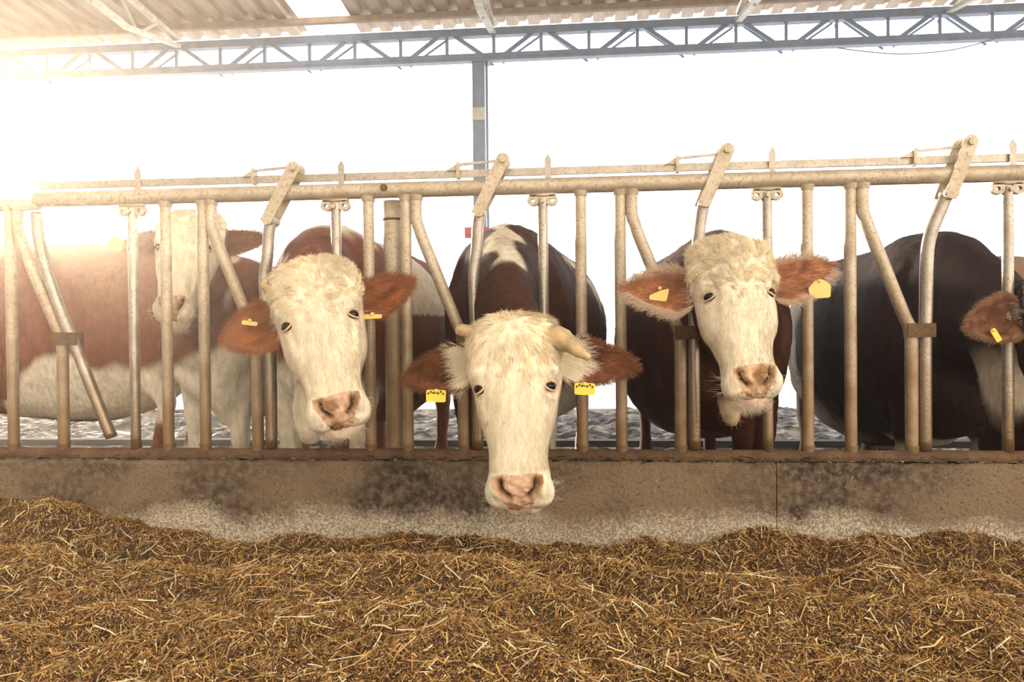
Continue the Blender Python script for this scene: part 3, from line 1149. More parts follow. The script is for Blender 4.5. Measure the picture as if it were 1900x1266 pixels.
    lip = np.exp(-((L[:, 1] + 0.006 - 0.030 * (np.abs(L[:, 0]) / lipw) ** 2) / 0.008) ** 2) * (np.abs(L[:, 0]) < lipw * 0.85)
    lc = lc * (1 - lip[:, None]) + np.array([0.68, 0.48, 0.38]) * lip[:, None]
    mb.c[-1] = lc
    head = dict(mb=mb, V=V, N=Nn, C=C, eyes=[])
    # eyelids
    for sx_ in (-1, 1):
        tgt = np.array([sx_ * 0.119, -0.045, -0.022])
        kx = np.argmin(np.linalg.norm(V - tgt, axis=1))
        n_ = nrm(Nn[kx] * [1, 1, 0.0])
        c0 = V[kx] - n_ * 0.010
        up = np.array([0, 0, 1.0])
        sd = np.cross(up, n_)
        head['eyes'].append((c0, n_, sd, up))
        a = np.linspace(0, 2 * np.pi, 41)
        lid = []
        for t_ in a:
            ax_, az_ = 0.0225 * math.cos(t_), 0.0162 * math.sin(t_) * (1 if math.sin(t_) > 0 else 0.85)
            az_ += 0.0025 * math.cos(t_) * sx_ * (-1)
            dep = math.sqrt(max(0.0248 ** 2 - ax_ ** 2 - az_ ** 2, 0.006 ** 2))
            lid.append(c0 + n_ * (dep + 0.0005) + sd * ax_ + up * az_)
        rad = np.array([[0.0032 + 0.0016 * max(0, math.sin(t_))] * 2 for t_ in a])
        lc_ = np.clip(face * [0.80, 0.66, 0.58], 0, 1)
        tube(mb, np.array(lid), rad, 8, 41, lc_, cap=False, up=tuple(n_), smooth_path=False)
    return head


def ear_mesh(mb, side, base, direc, upv, L, Wd, cup, cin, cout, edge, seed, point=0.62, white=0.0):
    """leaf shaped cupped ear, closed; returns its front surface points for tags and hair"""
    e1 = nrm(np.array(direc, float))
    e2 = np.array(upv, float)
    e2 = nrm(e2 - e1 * (e2 @ e1))
    e3 = np.cross(e1, e2) if side > 0 else np.cross(e2, e1)
    if e3[1] > 0:
        e3 = -e3
    nu, nv = 40, 26
    u = np.linspace(0, 1, nu)
    hw = Wd * (0.34 * (1 - sm(0, 0.35, u)) + np.sin(np.pi * np.clip(u, 0, 1) ** point) ** 0.60 * 1.0 * sm(-0.25, 0.3, u)) / 1.0
    hw = np.maximum(hw, 0.003)
    v = np.linspace(-1, 1, nv)
    U, Vv = np.meshgrid(u, v, indexing='ij')
    c = base + e1 * (L * U)[..., None] + e2 * (hw[:, None] * Vv + 0.10 * Wd * (U - 0.5))[..., None]
    depth = -cup * (1 - Vv ** 2) * np.sin(np.pi * np.clip(U * 0.9 + 0.08, 0, 1)) - 0.02 * U ** 2
    nn = Noise(seed, 70)
    Fr = c + e3 * depth[..., None]
    Fr = Fr + e3 * (0.002 * nn(Fr.reshape(-1, 3)).reshape(nu, nv))[..., None]
    th = (0.006 + 0.010 * (1 - U)) * np.sqrt(np.clip(1 - Vv ** 2, 0, 1)) + 0.002
    Bk = c + e3 * (depth - th)[..., None]
    loop = np.concatenate([Fr, Bk[:, ::-1]], 1)
    k = loop.shape[1]
    Vx = loop.reshape(-1, 3)
    i, j = np.meshgrid(np.arange(nu - 1), np.arange(k), indexing='ij')
    j2 = (j + 1) % k
    F = np.stack([i * k + j, i * k + j2, (i + 1) * k + j2, (i + 1) * k + j], -1).reshape(-1, 4)
    col = np.zeros((nu, k, 3))
    ci = np.array(cin)[None, None] * (1 + 0.15 * nn(Fr.reshape(-1, 3) * 1.3).reshape(nu, nv, 1))
    whm = sm(white + 0.05, white - 0.05, U + 0.03 * nn(Fr.reshape(-1, 3)).reshape(nu, nv))[..., None] * (white > 0)
    ci = ci * (1 - whm) + CREAM * 0.95 * whm
    ed = sm(0.72, 1.0, np.abs(Vv))[..., None] * (1 - whm)
    ci = ci * (1 - ed) + np.array(edge) * ed
    col[:, :nv] = ci
    col[:, nv:] = np.array(cout)
    col[:, nv:] = col[:, nv:] * (1 - whm[:, ::-1]) + CREAM * 0.95 * whm[:, ::-1]
    mb.add(Vx, F, np.clip(col.reshape(-1, 3), 0, 1))
    return dict(F=Fr, C=ci, e1=e1, e2=e2, e3=e3, U=U, V=Vv)


def strands(mb, P, Nn, D, Ln, col, width=0.0012, segs=4, curl=0.0, lift=0.25, cw=1.0, droop=0.0):
    """flat tapering hairs; P roots, Nn normals, D flow, Ln lengths"""
    n = len(P)
    Dn = nrm(D - Nn * (D * Nn).sum(1, keepdims=True))
    S = nrm(np.cross(Dn, Nn))
    Ln = np.broadcast_to(np.asarray(Ln, float), (n,))
    cw = np.broadcast_to(np.asarray(cw, float), (n,))
    rows = []
    p = P.copy()
    ang = np.zeros(n)
    for k in range(segs + 1):
        t = k / segs
        wd = width * (1 - 0.75 * t)
        wv = nrm(S + 0.3 * Nn)
        rows.append(p - wv * wd / 2)
        rows.append(p + wv * wd / 2)
        ang = cw * curl * t
        el = lift * (1 - 1.2 * t)
        dd = Dn * np.cos(ang)[:, None] + S * np.sin(ang)[:, None] + Nn * el
        dd[:, 2] -= droop * t
        p = p + nrm(dd) * (Ln / segs)[:, None]
    m = 2 * (segs + 1)
    V = np.stack(rows, 1).reshape(-1, 3)
    F0 = np.array([[2 * k, 2 * k + 1, 2 * k + 3, 2 * k + 2] for k in range(segs)])
    F = (F0[None] + m * np.arange(n)[:, None, None]).reshape(-1, 4)
    mb.add(V, F, np.repeat(np.clip(col, 0, 1), m, 0))


def torso(cow, quality=0.016):
    """one remeshed skin of trunk, neck, dewlap and legs, in world coordinates"""
    w = np.array([*cow['withers'], 0.0])
    hd = R(cow['heading'])            # direction the cow faces; -90 faces the camera
    f = np.array([math.cos(hd), math.sin(hd), 0])
    s = np.array([-f[1], f[0], 0])
    k = cow.get('size', 1.0)
    g = MB()

    def W3(a, b, c):
        return w + f * a * k + s * b * k + np.array([0, 0, c * k])
    st = [(0.36, 0.93, 0.09, 0.13), (0.28, 0.95, 0.18, 0.25), (0.15, 0.99, 0.25, 0.34), (0.0, 1.02, 0.285, 0.40), (-0.22, 1.0, 0.31, 0.41), (-0.5, 0.97, 0.36, 0.42),
          (-0.8, 0.96, 0.375, 0.43), (-1.05, 0.99, 0.35, 0.41), (-1.25, 1.06, 0.30, 0.345), (-1.42, 1.10, 0.25, 0.28), (-1.54, 1.10, 0.17, 0.2), (-1.60, 1.08, 0.06, 0.08)]
    dp = cow.get('deep', 0.06)
    st = [(a, z - dp * sm(0.3, 0.1, a) * 1.0, x, h + dp * sm(0.3, 0.1, a) * 0.9) for a, z, x, h in st]
    P = [W3(a, 0, z) for a, z, _, _ in st]
    fat = cow.get('fat', 1.0)
    tube(g, P, [[x * k * fat, h * k] for _, _, x, h in st], 36, 60)
    # neck
    hp = np.array(cow['nape'])
    hdirs = np.array(cow['nape_dir'])
    a0, a1 = W3(-0.12, 0, 1.10), W3(0.12, 0, 1.08)
    mid = (W3(0.25, 0, 1.06) + hp) / 2 + np.array(cow.get('neck_off', (0, 0, 0.0)))
    NW = cow.get('neckw', 1.0)
    tube(g, [a0, a1, mid, hp - hdirs * 0.10, hp, hp + hdirs * 0.05],
         np.array([[0.24, 0.31], [0.21, 0.30], [0.115 * NW, 0.215], [0.100 * NW, 0.165], [0.105, 0.14], [0.07, 0.09]]) * k, 30, 50)
    # dewlap
    for dl in cow.get('dewlap', []):
        tube(g, dl[0], dl[1], 14, 24)
    # legs
    for a, b, hind in ((0.08, 0.17, 0), (0.08, -0.17, 0), (-1.25, 0.2, 1), (-1.25, -0.2, 1)):
        b = b * cow.get('stance', 1.0)
        if not hind:
            pts = [(a - 0.02, b * 0.95, 0.85), (a + 0.0, b, 0.62), (a + 0.01, b, 0.42), (a, b, 0.36), (a, b, 0.22), (a, b, 0.13), (a + 0.02, b, 0.07), (a + 0.03, b, 0.0)]
            rad = [(0.10, 0.15), (0.075, 0.095), (0.052, 0.056), (0.055, 0.058), (0.034, 0.037), (0.042, 0.044), (0.045, 0.05), (0.058, 0.066)]
        else:
            pts = [(a + 0.05, b * 0.8, 1.0), (a + 0.12, b, 0.76), (a - 0.04, b, 0.58), (a - 0.13, b, 0.46), (a - 0.10, b, 0.30), (a - 0.07, b, 0.15), (a - 0.04, b, 0.07), (a - 0.02, b, 0.0)]
            rad = [(0.14, 0.24), (0.10, 0.17), (0.06, 0.085), (0.045, 0.06), (0.036, 0.042), (0.045, 0.045), (0.048, 0.052), (0.058, 0.066)]
        tube(g, [W3(*p) for p in pts], np.array(rad) * k, 18, 40, up=tuple(f))
    if cow.get('udder'):
        ellipsoid(g, W3(-1.02, 0, 0.60), (0.22 * k, 0.17 * k, 0.15 * k), n=14)
        for a in (-0.95, -1.09):
            for b in (-0.08, 0.08):
                tube(g, [W3(a, b, 0.50), W3(a, b, 0.42)], [0.022, 0.014], 8, 5)
    # tail
    tube(g, [W3(-1.5, 0, 1.3), W3(-1.62, 0.0, 1.24), W3(-1.66, 0.0, 1.0), W3(-1.66, 0.02, 0.6)], [0.04, 0.03, 0.025, 0.03], 10, 24)
    me = mesh_from('tmp', np.concatenate(g.v), g.f)
    o = bpy.data.objects.new('tmp', me)
    COL.objects.link(o)
    m = o.modifiers.new('r', 'REMESH')
    m.mode = 'VOXEL'
    m.voxel_size = quality
    m.use_smooth_shade = True
    m2 = o.modifiers.new('s', 'SMOOTH')
    m2.factor = 0.5
    m2.iterations = 7
    dg = bpy.context.evaluated_depsgraph_get()
    ev = o.evaluated_get(dg)
    em = ev.to_mesh()
    nv = len(em.vertices)
    V = np.zeros(nv * 3, np.float32)
    em.vertices.foreach_get('co', V)
    V = V.reshape(-1, 3).astype(float)
    Nn = np.zeros(nv * 3, np.float32)
    em.vertices.foreach_get('normal', Nn)
    Nn = Nn.reshape(-1, 3).astype(float)
    npo = len(em.polygons)
    tot = np.zeros(npo, np.int32)
    em.polygons.foreach_get('loop_total', tot)
    lv = np.zeros(len(em.loops), np.int32)
    em.loops.foreach_get('vertex_index', lv)
    Fs = []
    stt = np.concatenate([[0], np.cumsum(tot)[:-1]])
    for q in (3, 4):
        ii = stt[tot == q]
        if len(ii):
            Fs.append(lv[ii[:, None] + np.arange(q)])
    ev.to_mesh_clear()
    bpy.data.objects.remove(o)
    bpy.data.meshes.remove(me)
    # local coordinates: a forward, b sideways, c up
    q = V - w
    loc = np.stack([q @ f, q @ s, q[:, 2]], 1) / k
    return V, Nn, Fs, loc, f, s


def tag_mesh(parent, c, ex, ez, en, w, h, shape, mat, ink=False):
    ex, ez, en = np.array(ex), np.array(ez), np.array(en)
    if shape == 'rect':
        out = [(-1, -1), (1, -1), (1, 1), (-1, 1)]
    elif shape == 'house':
        out = [(-0.9, -1), (0.9, -1), (1, 0.35), (0.25, 1), (-0.35, 0.9), (-1, 0.15)]
    elif shape == 'flag':
        out = [(-1, -0.9), (0.85, -1), (1, 0.9), (0.1, 0.55), (-1, -0.3)]
    else:
        out = [(-1, -0.5), (0.9, -0.7), (1, 0.5), (-0.9, 0.8)]
    # rounded corners
    pts = []
    n = len(out)
    for i in range(n):
        p0, p1, p2 = (np.array(out[(i + d) % n], float) for d in (-1, 0, 1))
        for t in (0, 0.5, 1):
            a = p1 + (p0 - p1) * 0.14
            b = p1 + (p2 - p1) * 0.14
            pts.append((1 - t) ** 2 * a + 2 * t * (1 - t) * p1 + t * t * b)
    pts = np.array(pts)
    P = c + ex * (pts[:, :1] * w / 2) + ez * (pts[:, 1:] * h / 2)
    n = len(P)
    A, B = P + en * 0.0012, P - en * 0.0012
    mb = MB()
    mb.add(np.vstack([A, B]), [[i, (i + 1) % n, n + (i + 1) % n, n + i] for i in range(n)])
    mb.add(np.vstack([A, [A.mean(0)]]), [[i, n, (i + 1) % n] for i in range(n)])
    mb.add(np.vstack([B, [B.mean(0)]]), [[i, (i + 1) % n, n] for i in range(n)])
    o = build(mb, 'ear_tag', mat, parent, smooth=False)
    mb = MB()
    tube(mb, [c + ez * h * 0.42 + en * 0.005, c + ez * h * 0.42 - en * 0.01], 0.006, 10)
    st_ = build(mb, 'stud', mat, None)
    st_.parent = o
    if ink:
        mb = MB()
        for i in range(7):
            x0 = -0.42 + i * 0.125
            q = c + ex * (x0 * w) + ez * (0.27 * h + 0.03 * h * (i % 3 - 1)) + en * 0.0018
            bar(mb, q, q + ex * 0.075 * w + ez * 0.10 * h * (1 if i % 2 else -1), 0.001, 0.006)
        pi = build(mb, 'printed_digits', M_INK, None, smooth=False)
        pi.parent = o
    return o


def hm_v(hd):
    return hd['mb'].v[0]


def make_cow(c):
    seed = c['seed']
    # head placement
    y, p, r = (R(a) for a in c['rot'])      # yaw (+ looks to image right), pitch (+ lifts muzzle to camera), roll
    Rm = Matrix.Rotation(-r, 3, 'Y') @ Matrix.Rotation(y, 3, 'Z') @ Matrix.Rotation(-p, 3, 'X')
    Rm = np.array(Rm)
    hs = c.get('hs', 1.0)
    hc = at(c['eye'][0], c['eye'][1], c['hy'])
    off = Rm @ (np.array([0, -0.03, -0.022]) * hs)
    hc = hc - off

    def H(P):
        return np.asarray(P) * hs @ Rm.T + hc
    c['nape'] = H([0, 0.11, 0.07])
    nd = c.get('nape_out', (0, -0.75, 0.45))
    c['nape_dir'] = nrm(Rm @ np.array([0, -0.9, 0.35]))
    root = empty('cow', (c['withers'][0], c['withers'][1], 0), c['label'], 'cow', c.get('group'))
    V, Nn, Fs, loc, f, s = torso(c, c.get('q', 0.016))
    nz1, nz2, nz3 = Noise(seed + 20, 5), Noise(seed + 21, 18), Noise(seed + 22, 60)
    cols = c['coat'](V, loc, nz1, nz2, nz3)
    hoof = loc[:, 2] < 0.065
    cols[hoof] = (0.05, 0.035, 0.025)
    mb = MB()
    V = V + Nn * (0.003 * nz2(V) + 0.0015 * nz3(V))[:, None]
    mb.v.append(V)
    mb.c.append(np.clip(cols, 0, 1))
    mb.f += Fs
    mb.n = len(V)
    fur = MB()
    brown = np.array(c['brown'])
    if c.get('head', True):
        hd = head_mesh(seed, CREAM * c.get('facel', 1.0), np.array(c['headback']), c.get('back_y', 0.10), wide=c.get('wide', 1), muzzle=c.get('muzzle', 1), dirt=c.get('dirt', 0.5), chin=c.get('chin', 1.0), tamp=c.get('tamp', 1.0), cheek=c.get('cheek', 0.0), jaw=c.get('jaw', 1.0))
        for (sx_, sz_, sr_) in c.get('spots', []):
            for arr, cc_ in ((hd['V'], hd['C']), (hm_v(hd), hd['mb'].c[0])):
                k_ = (np.exp(-(((arr[:, 0] - sx_) ** 2 + (arr[:, 2] - sz_) ** 2) / sr_ ** 2)) * (arr[:, 1] < 0.02))[:, None] * 0.75
                cc_[:] = cc_ * (1 - k_) + np.array([0.22, 0.12, 0.05]) * k_
        hm = hd['mb']
        b0 = mb.n
        HV = H(np.concatenate(hm.v))
        mb.v.append(HV)
        mb.c.append(np.concatenate(hm.c))
        for ff in hm.f:
            mb.f.append(ff + b0)
        mb.n += len(HV)
        ears = []
        for e in c['ears']:
            em = MB()
            ed = ear_mesh(em, e['side'], np.array([e['side'] * 0.125, e.get('by', 0.045), e.get('bz', 0.075)]), e['dir'], e.get('up', (0, 0, 1)), e.get('L', 0.21), e.get('W', 0.07), e.get('cup', 0.03),
                          e.get('cin', brown), brown, e.get('edge', brown), seed + 40 + e['side'], e.get('point', 0.62), e.get('white', 0.0))
            EV = H(np.concatenate(em.v))
            mb.v.append(EV)
            mb.c.append(np.concatenate(em.c))
            mb.f.append(em.f[0] + mb.n)
            mb.n += len(EV)
            ears.append((e, ed))
            # hairs along the ear
            Ff = ed['F'].reshape(-1, 3)
            Uu, Vv = ed['U'].ravel(), ed['V'].ravel()
            g = np.random.default_rng(seed + 60 + e['side'])
            nzw = Noise(seed + 70, 60)
            nh = e.get('hairs', 2600)
            ii = g.choice(len(Ff), nh)
            jit = g.normal(size=(nh, 3)) * 0.003
            P = Ff[ii] + jit
            D = ed['e1'] * (0.9 + 0.1 * g.normal(size=(nh, 1))) + ed['e2'] * (Vv[ii] * 0.45 - 0.15 + 0.16 * g.normal(size=nh))[:, None]
            base = ed['C'].reshape(-1, 3)[ii] * g.uniform(0.65, 1.35, (nh, 1))
            wh = (Uu[ii] + 0.04 * nzw(P) < e.get('white', 0.0))
            base = np.where(wh[:, None], CREAM * g.uniform(0.8, 1.1, (nh, 1)), base)
            strands(fur, H(P), np.tile(Rm @ ed['e3'], (nh, 1)), D @ Rm.T, g.uniform(0.012, 0.030, nh) * np.where(wh, 1.6, 1), base, 0.0013, 4, 0.4, 0.10, g.normal(size=nh), 0.0)
            # fringe on rim
            nh = e.get('fringe', 900)
            uu = g.uniform(0.05, 0.97, nh)
            low = g.uniform(size=nh) < 0.65
            ui = (uu * (ed['F'].shape[0] - 1)).astype(int)
            vi = np.where(low, 0, ed['F'].shape[1] - 1)
            P = ed['F'][ui, vi] + g.normal(size=(nh, 3)) * 0.003
            D = ed['e2'] * np.where(low, -1, 1)[:, None] * 0.6 + ed['e1'] * 0.9 + 0.2 * g.normal(size=(nh, 3))
            cc = np.array(e.get('fr', brown)) * g.uniform(0.75, 1.25, (nh, 1))
            strands(fur, H(P), np.tile(Rm @ ed['e3'], (nh, 1)), D @ Rm.T, g.uniform(0.008, e.get('frl', 0.024), nh), cc, 0.0013, 4, 0.6, 0.05, g.normal(size=nh))
        # face hair: short below, long woolly locks on the forehead and poll
        HVv, HN, HC = hd['V'], hd['N'], hd['C']
        g = np.random.default_rng(seed + 80)
        curly = c.get('curly', 1.0)
        hairtop = c.get('hairtop', 0.03)
        A = HVv[:, 1] < 0.12
        cand = np.where(A & (HVv[:, 2] > hairtop - 0.08))[0]
        ncl = c.get('locks', 700)
        ht = hairtop - 0.05 * np.exp(-(HVv[cand, 0] / 0.06) ** 2) + 0.02 * np.sin(HVv[cand, 0] * 90)
        pw = sm(ht - 0.01, ht + 0.06, HVv[cand, 2]) + 0.03
        cl = g.choice(cand, ncl, p=pw / pw.sum())
        whorl = np.array([0.0, -0.07, hairtop + c.get('whorl', 0.03)])
        per = 22
        cp = HVv[cl]
        flow = cp - whorl
        flow = nrm(flow) + [0, 0, -0.15]
        swirl = np.stack([-flow[:, 2], np.zeros(ncl), flow[:, 0]], 1)
        flow = nrm(flow + swirl * (0.35 * curly) * g.normal(size=(ncl, 1)))
        clen = g.uniform(0.016, 0.030, ncl) * (0.45 + 0.85 * sm(hairtop - 0.06, 0.12, cp[:, 2])) * c.get('hairlen', 1.0)
        ccw = g.normal(size=ncl) * 1.3
        P = np.repeat(cp, per, 0) + g.normal(size=(ncl * per, 3)) * 0.0042
        NNn = np.repeat(HN[cl], per, 0)
        D = np.repeat(flow, per, 0) + g.normal(size=(ncl * per, 3)) * 0.16
        tone = np.repeat(g.uniform(c.get('tlo', 0.84), 1.1, (ncl, 1)), per, 0) * g.uniform(0.92, 1.08, (ncl * per, 1))
        warm = np.repeat(g.uniform(0, 1, (ncl, 1)), per, 0)
        colr = np.repeat(HC[cl], per, 0) * 1.10 * tone * (1 - warm * [0.0, 0.05, 0.14])
        strands(fur, H(P), NNn @ Rm.T, D @ Rm.T, np.repeat(clen, per) * g.uniform(0.8, 1.15, ncl * per), colr, 0.0016, 5, 1.5 * curly, c.get('lift', 0.20), np.repeat(ccw, per))
        # short coat on the rest of the face
        cand = np.where((HVv[:, 2] < hairtop + 0.01) & (HVv[:, 2] > -0.27) & (HVv[:, 1] < 0.15))[0]
        ns = c.get('short', 6000)
        ii = g.choice(cand, ns)
        for (c0, n_, sd, up) in hd['eyes']:
            ii = ii[np.linalg.norm(HVv[ii] - (c0 + n_ * 0.015), axis=1) > 0.024]
        ns = len(ii)
        D = np.stack([HVv[ii, 0] * 4, np.zeros(ns), np.full(ns, -1.0)], 1) + g.normal(size=(ns, 3)) * 0.25
        strands(fur, H(HVv[ii]), HN[ii] @ Rm.T, D @ Rm.T, g.uniform(0.008, 0.018, ns), HC[ii] * g.uniform(0.86, 1.08, (ns, 1)), 0.0013, 3, 0.4, 0.22, g.normal(size=ns))
        # bits of feed stuck to the wet nose
        nb_ = c.get('bits', 0)
        if nb_:
            cand = np.where((np.abs(HVv[:, 0]) < 0.062) & (HVv[:, 2] < -0.275) & (HVv[:, 2] > -0.365) & (HVv[:, 1] < -0.01))[0]
            ii = g.choice(cand, nb_)
            strands(fur, H(HVv[ii] + HN[ii] * 0.002), HN[ii] @ Rm.T, g.normal(size=(nb_, 3)), g.uniform(0.006, 0.020, nb_),
                    np.array([0.55, 0.38, 0.16]) * g.uniform(0.3, 1.4, (nb_, 1)), 0.002, 3, 0.5, 0.05, g.normal(size=nb_))
        # chin whiskers
        nw = c.get('whisk', 260)
        th = g.uniform(-1.4, 1.4, nw)
        lw_, cz_ = 0.076 * c.get('muzzle', 1), -0.345 - 0.016 * c.get('chin', 1.0)
        a_, b_ = g.uniform(-1, 1, nw), g.uniform(-1.0, 0.35, nw)
        P = np.stack([lw_ * a_, 0.036 + 0.048 * b_ * np.sqrt(1 - a_ ** 2) * 0.9, cz_ - 0.043 * np.sqrt(np.clip(1 - a_ ** 2 - (0.9 * b_) ** 2 * (1 - a_ ** 2), 0.0, 1))], 1)
        th = a_ * 1.3
        D = np.stack([np.sin(th) * 0.8, -0.3 * np.ones(nw), -np.ones(nw)], 1) + g.normal(size=(nw, 3)) * 0.2
        Nw = nrm(P - [0, 0.06, -0.33])
        strands(fur, H(P), Nw @ Rm.T, D @ Rm.T, g.uniform(0.012, 0.045, nw), CREAM * g.uniform(0.8, 1.1, (nw, 1)), 0.0009, 4, 0.5, 0.3, g.normal(size=nw))
        nw = 26
        sd_ = g.choice([-1, 1], nw)
        P = np.stack([sd_ * 0.095, g.uniform(-0.03, 0.03, nw), g.uniform(-0.35, -0.29, nw)], 1)
        D = np.stack([sd_ * 1.0, g.normal(size=nw) * 0.3, g.normal(size=nw) * 0.4], 1)
        strands(fur, H(P), np.stack([sd_ * 0.3, -np.ones(nw), np.zeros(nw)], 1) @ Rm.T, D @ Rm.T, g.uniform(0.02, 0.05, nw), CREAM * np.ones((nw, 1)), 0.0006, 5, 0.5, 0.1, g.normal(size=nw))
        # lashes and eyes
        for (c0, n_, sd, up) in hd['eyes']:
            nl = 16
            t = np.linspace(0.12, 0.88, nl) * np.pi
            P = c0 + n_ * 0.021 + sd * (0.021 * np.cos(t))[:, None] + up * (0.0160 * np.sin(t) + 0.001)[:, None]
            D = n_ * 1.0 + sd * (0.5 * np.cos(t))[:, None] + up * 0.55 + g.normal(size=(nl, 3)) * 0.12
            strands(fur, H(P), np.tile(Rm @ up, (nl, 1)), D @ Rm.T, g.uniform(0.014, 0.028, nl), CREAM * 1.05 * np.ones((nl, 1)), 0.0012, 4, 0.2, 0.12, g.normal(size=nl))
            em = MB()
            ellipsoid(em, H(c0), (0.0240 * hs, 0.0240 * hs, 0.0168 * hs), n=18, M=Rm)
            build(em, 'eye', M_EYE, root, label='dark glossy eye')
        for tg in c.get('tags', []):
            e, ed = ears[tg['ear']]
            Fw = H(ed['F'].reshape(-1, 3))
            pp = proj(Fw)
            k_ = np.argmin(np.hypot(pp[:, 0] - tg['px'][0], pp[:, 1] - tg['px'][1]))
            en = Rm @ ed['e3']
            cc = Fw[k_] + en * 0.022
            # slide in plane to sit exactly at the pixel
            q = at(tg['px'][0], tg['px'][1], cc[1])
            cc = cc + (q - cc) * min(1.0, 0.03 / max(1e-6, np.linalg.norm(q - cc)))
            a = R(tg.get('roll', 0))
            ny = R(tg.get('yaw', 0))
            ex = np.array([math.cos(a) * math.cos(ny), math.sin(ny), math.sin(a)])
            ez = nrm(np.array([-math.sin(a), 0.0, math.cos(a)]))
            ex = nrm(ex - ez * (ex @ ez))
            n2 = np.cross(ex, ez)
            if n2[1] > 0:
                n2 = -n2
            tag_mesh(root, cc, ex, ez, n2, tg['w'], tg['h'], tg['shape'], tg.get('mat', M_TAG2), tg.get('ink', False))
        for hn in c.get('horns', []):
            em = MB()
            P = H(np.array(hn['P']))
            tube(em, P, np.array(hn['r']) * hs, 20, 40)
            Vh = em.v[0]
            nh_ = Noise(seed + 90, 140)
            em.v[0] = Vh + 0.0012 * nh_(Vh)[:, None]
            build(em, 'horn', M_HORN, root, label=hn['lab'])
    # body hair
    g = np.random.default_rng(seed + 99)
    nb = c.get('bodyhair', 5000)
    if nb:
        facing = (Nn @ nrm(np.array([0.0, -1.0, 0.35]))) > -0.25
        vis = np.where(facing & (V[:, 2] > 0.55) & (V[:, 1] < c.get('hairdeep', 5.0)))[0]
        ii = g.choice(vis, nb)
        D = -np.tile(f, (nb, 1)) * 0.8 + np.array([0, 0, -0.6]) + g.normal(size=(nb, 3)) * 0.3
        strands(fur, V[ii], Nn[ii], D, g.uniform(0.02, 0.045, nb), cols[ii] * g.uniform(0.7, 1.4, (nb, 1)), 0.002, 4, 0.5, 0.2, g.normal(size=nb))
    o = build(mb, 'body', M_HIDE, root, cols=True)
    if fur.n:
        build(fur, 'fur', M_FUR, root, cols=True)
    return root


def patch1(base, mask, b):
    return base * (1 - mask[:, None]) + np.array(b) * mask[:, None]


def patch(mask, a, b):
    return np.array(a) * (1 - mask[:, None]) + np.array(b) * mask[:, None]


RED = (0.20, 0.065, 0.030)
DARK = (0.062, 0.023, 0.015)
VDARK = (0.026, 0.012, 0.010)
WHT = tuple(CREAM * 0.95)


def coat_C(V, L, a, b, c):
    m = sm(0.08, 0.16, L[:, 2] - 1.20 + 0.0 + 0.03 * b(V)) * sm(0.20, 0.08, L[:, 0] + 0.02 * a(V)) * sm(-0.35, -0.20, L[:, 0])
    m = np.maximum(m, sm(0.75, 0.62, L[:, 2] + 0.04 * a(V)) * sm(-0.2, 0.1, L[:, 0]))
    sp = sm(0.9, 1.4, a(V * [1.5, 1, 1])) * (L[:, 2] > 1.0) * 0.8
    return patch(np.maximum(m, sp), RED, WHT)


def coat_D(V, L, a, b, c):
    w = 0.060 + 0.022 * b(V * [0.6, 1, 1])
    cc = np.interp(L[:, 0], [-0.3, 0.1, 1.1], [0.02, 0.0, 0.184])
    m = sm(1.1, 0.75, np.abs(L[:, 1] - cc + 0.012 * b(V)) / w) * (L[:, 2] > 0.95) * sm(0.75, 0.55, L[:, 0] + 0.05 * b(V))
    fl = sm(0.35, 0.9, a(V * [1.6, 1, 0.7]) + 0.3 * b(V)) * sm(0.18, 0.26, np.abs(L[:, 1])) * (L[:, 2] > 0.95)
    m = np.maximum(m, fl * 0.9)
    m = np.maximum(m, sm(0.66, 0.55, L[:, 2] + 0.04 * a(V)) * (L[:, 1] > -0.1))
    return patch(m, DARK, WHT)


def coat_E(V, L, a, b, c):
    m = sm(1.0, 1.6, b(V * [1, 1, 0.5])) * 0.15
    top = sm(1.32, 1.42, L[:, 2] + 0.01 * b(V)) * 0.35
    out = patch(np.maximum(m, top), DARK, (0.30, 0.19, 0.14))
    k_ = sm(0.10, 0.05, np.linalg.norm(V - at(1356, 772, 2.85), axis=1))
    return patch1(out, k_, (0.50, 0.38, 0.26))


def coat_F(V, L, a, b, c):
    m = sm(0.10, 0.03, np.linalg.norm((V - at(1880, 715, 3.0)) / [1.0, 2.2, 1.3], axis=1) - 0.05 + 0.012 * b(V))
    m = np.maximum(m, 0.8 * sm(0.44, 0.36, L[:, 2] + 0.05 * a(V)) * (L[:, 0] > -0.2))
    return patch(m, VDARK, (0.55, 0.45, 0.34))


def coat_A(V, L, a, b, c):
    m = sm(0.64, 0.58, L[:, 2] + 0.02 * a(V) + 0.02 * b(V) + 0.9 * np.maximum(0, L[:, 0] + 0.70) - 0.07) * sm(0.1, -0.1, L[:, 0])
    m = m * sm(0.30, 0.36, L[:, 2] + 0.02 * a(V))
    m = np.maximum(m, sm(0.3, 0.2, L[:, 2] + 0.05 * b(V)) * sm(0.1, 0.0, L[:, 1]))
    return patch(m, (0.22, 0.075, 0.034), WHT)


def coat_B(V, L, a, b, c):
    m = sm(0.86, 0.78, L[:, 2] + 0.05 * a(V)) * sm(-0.5, -0.2, L[:, 0])
    st = sm(0.3, 0.9, b(V * [2.2, 1, 0.5])) * sm(0.9, 1.1, L[:, 2]) * 0.7
    return patch(np.maximum(m, st), RED, WHT)


def coat_G(V, L, a, b, c):
    m = sm(0.2, 0.8, a(V)) * 0.5
    return patch(m, (0.34, 0.20, 0.13), (0.55, 0.42, 0.32))


def wx(px, Y):
    return float(at(px, 600, Y)[0])


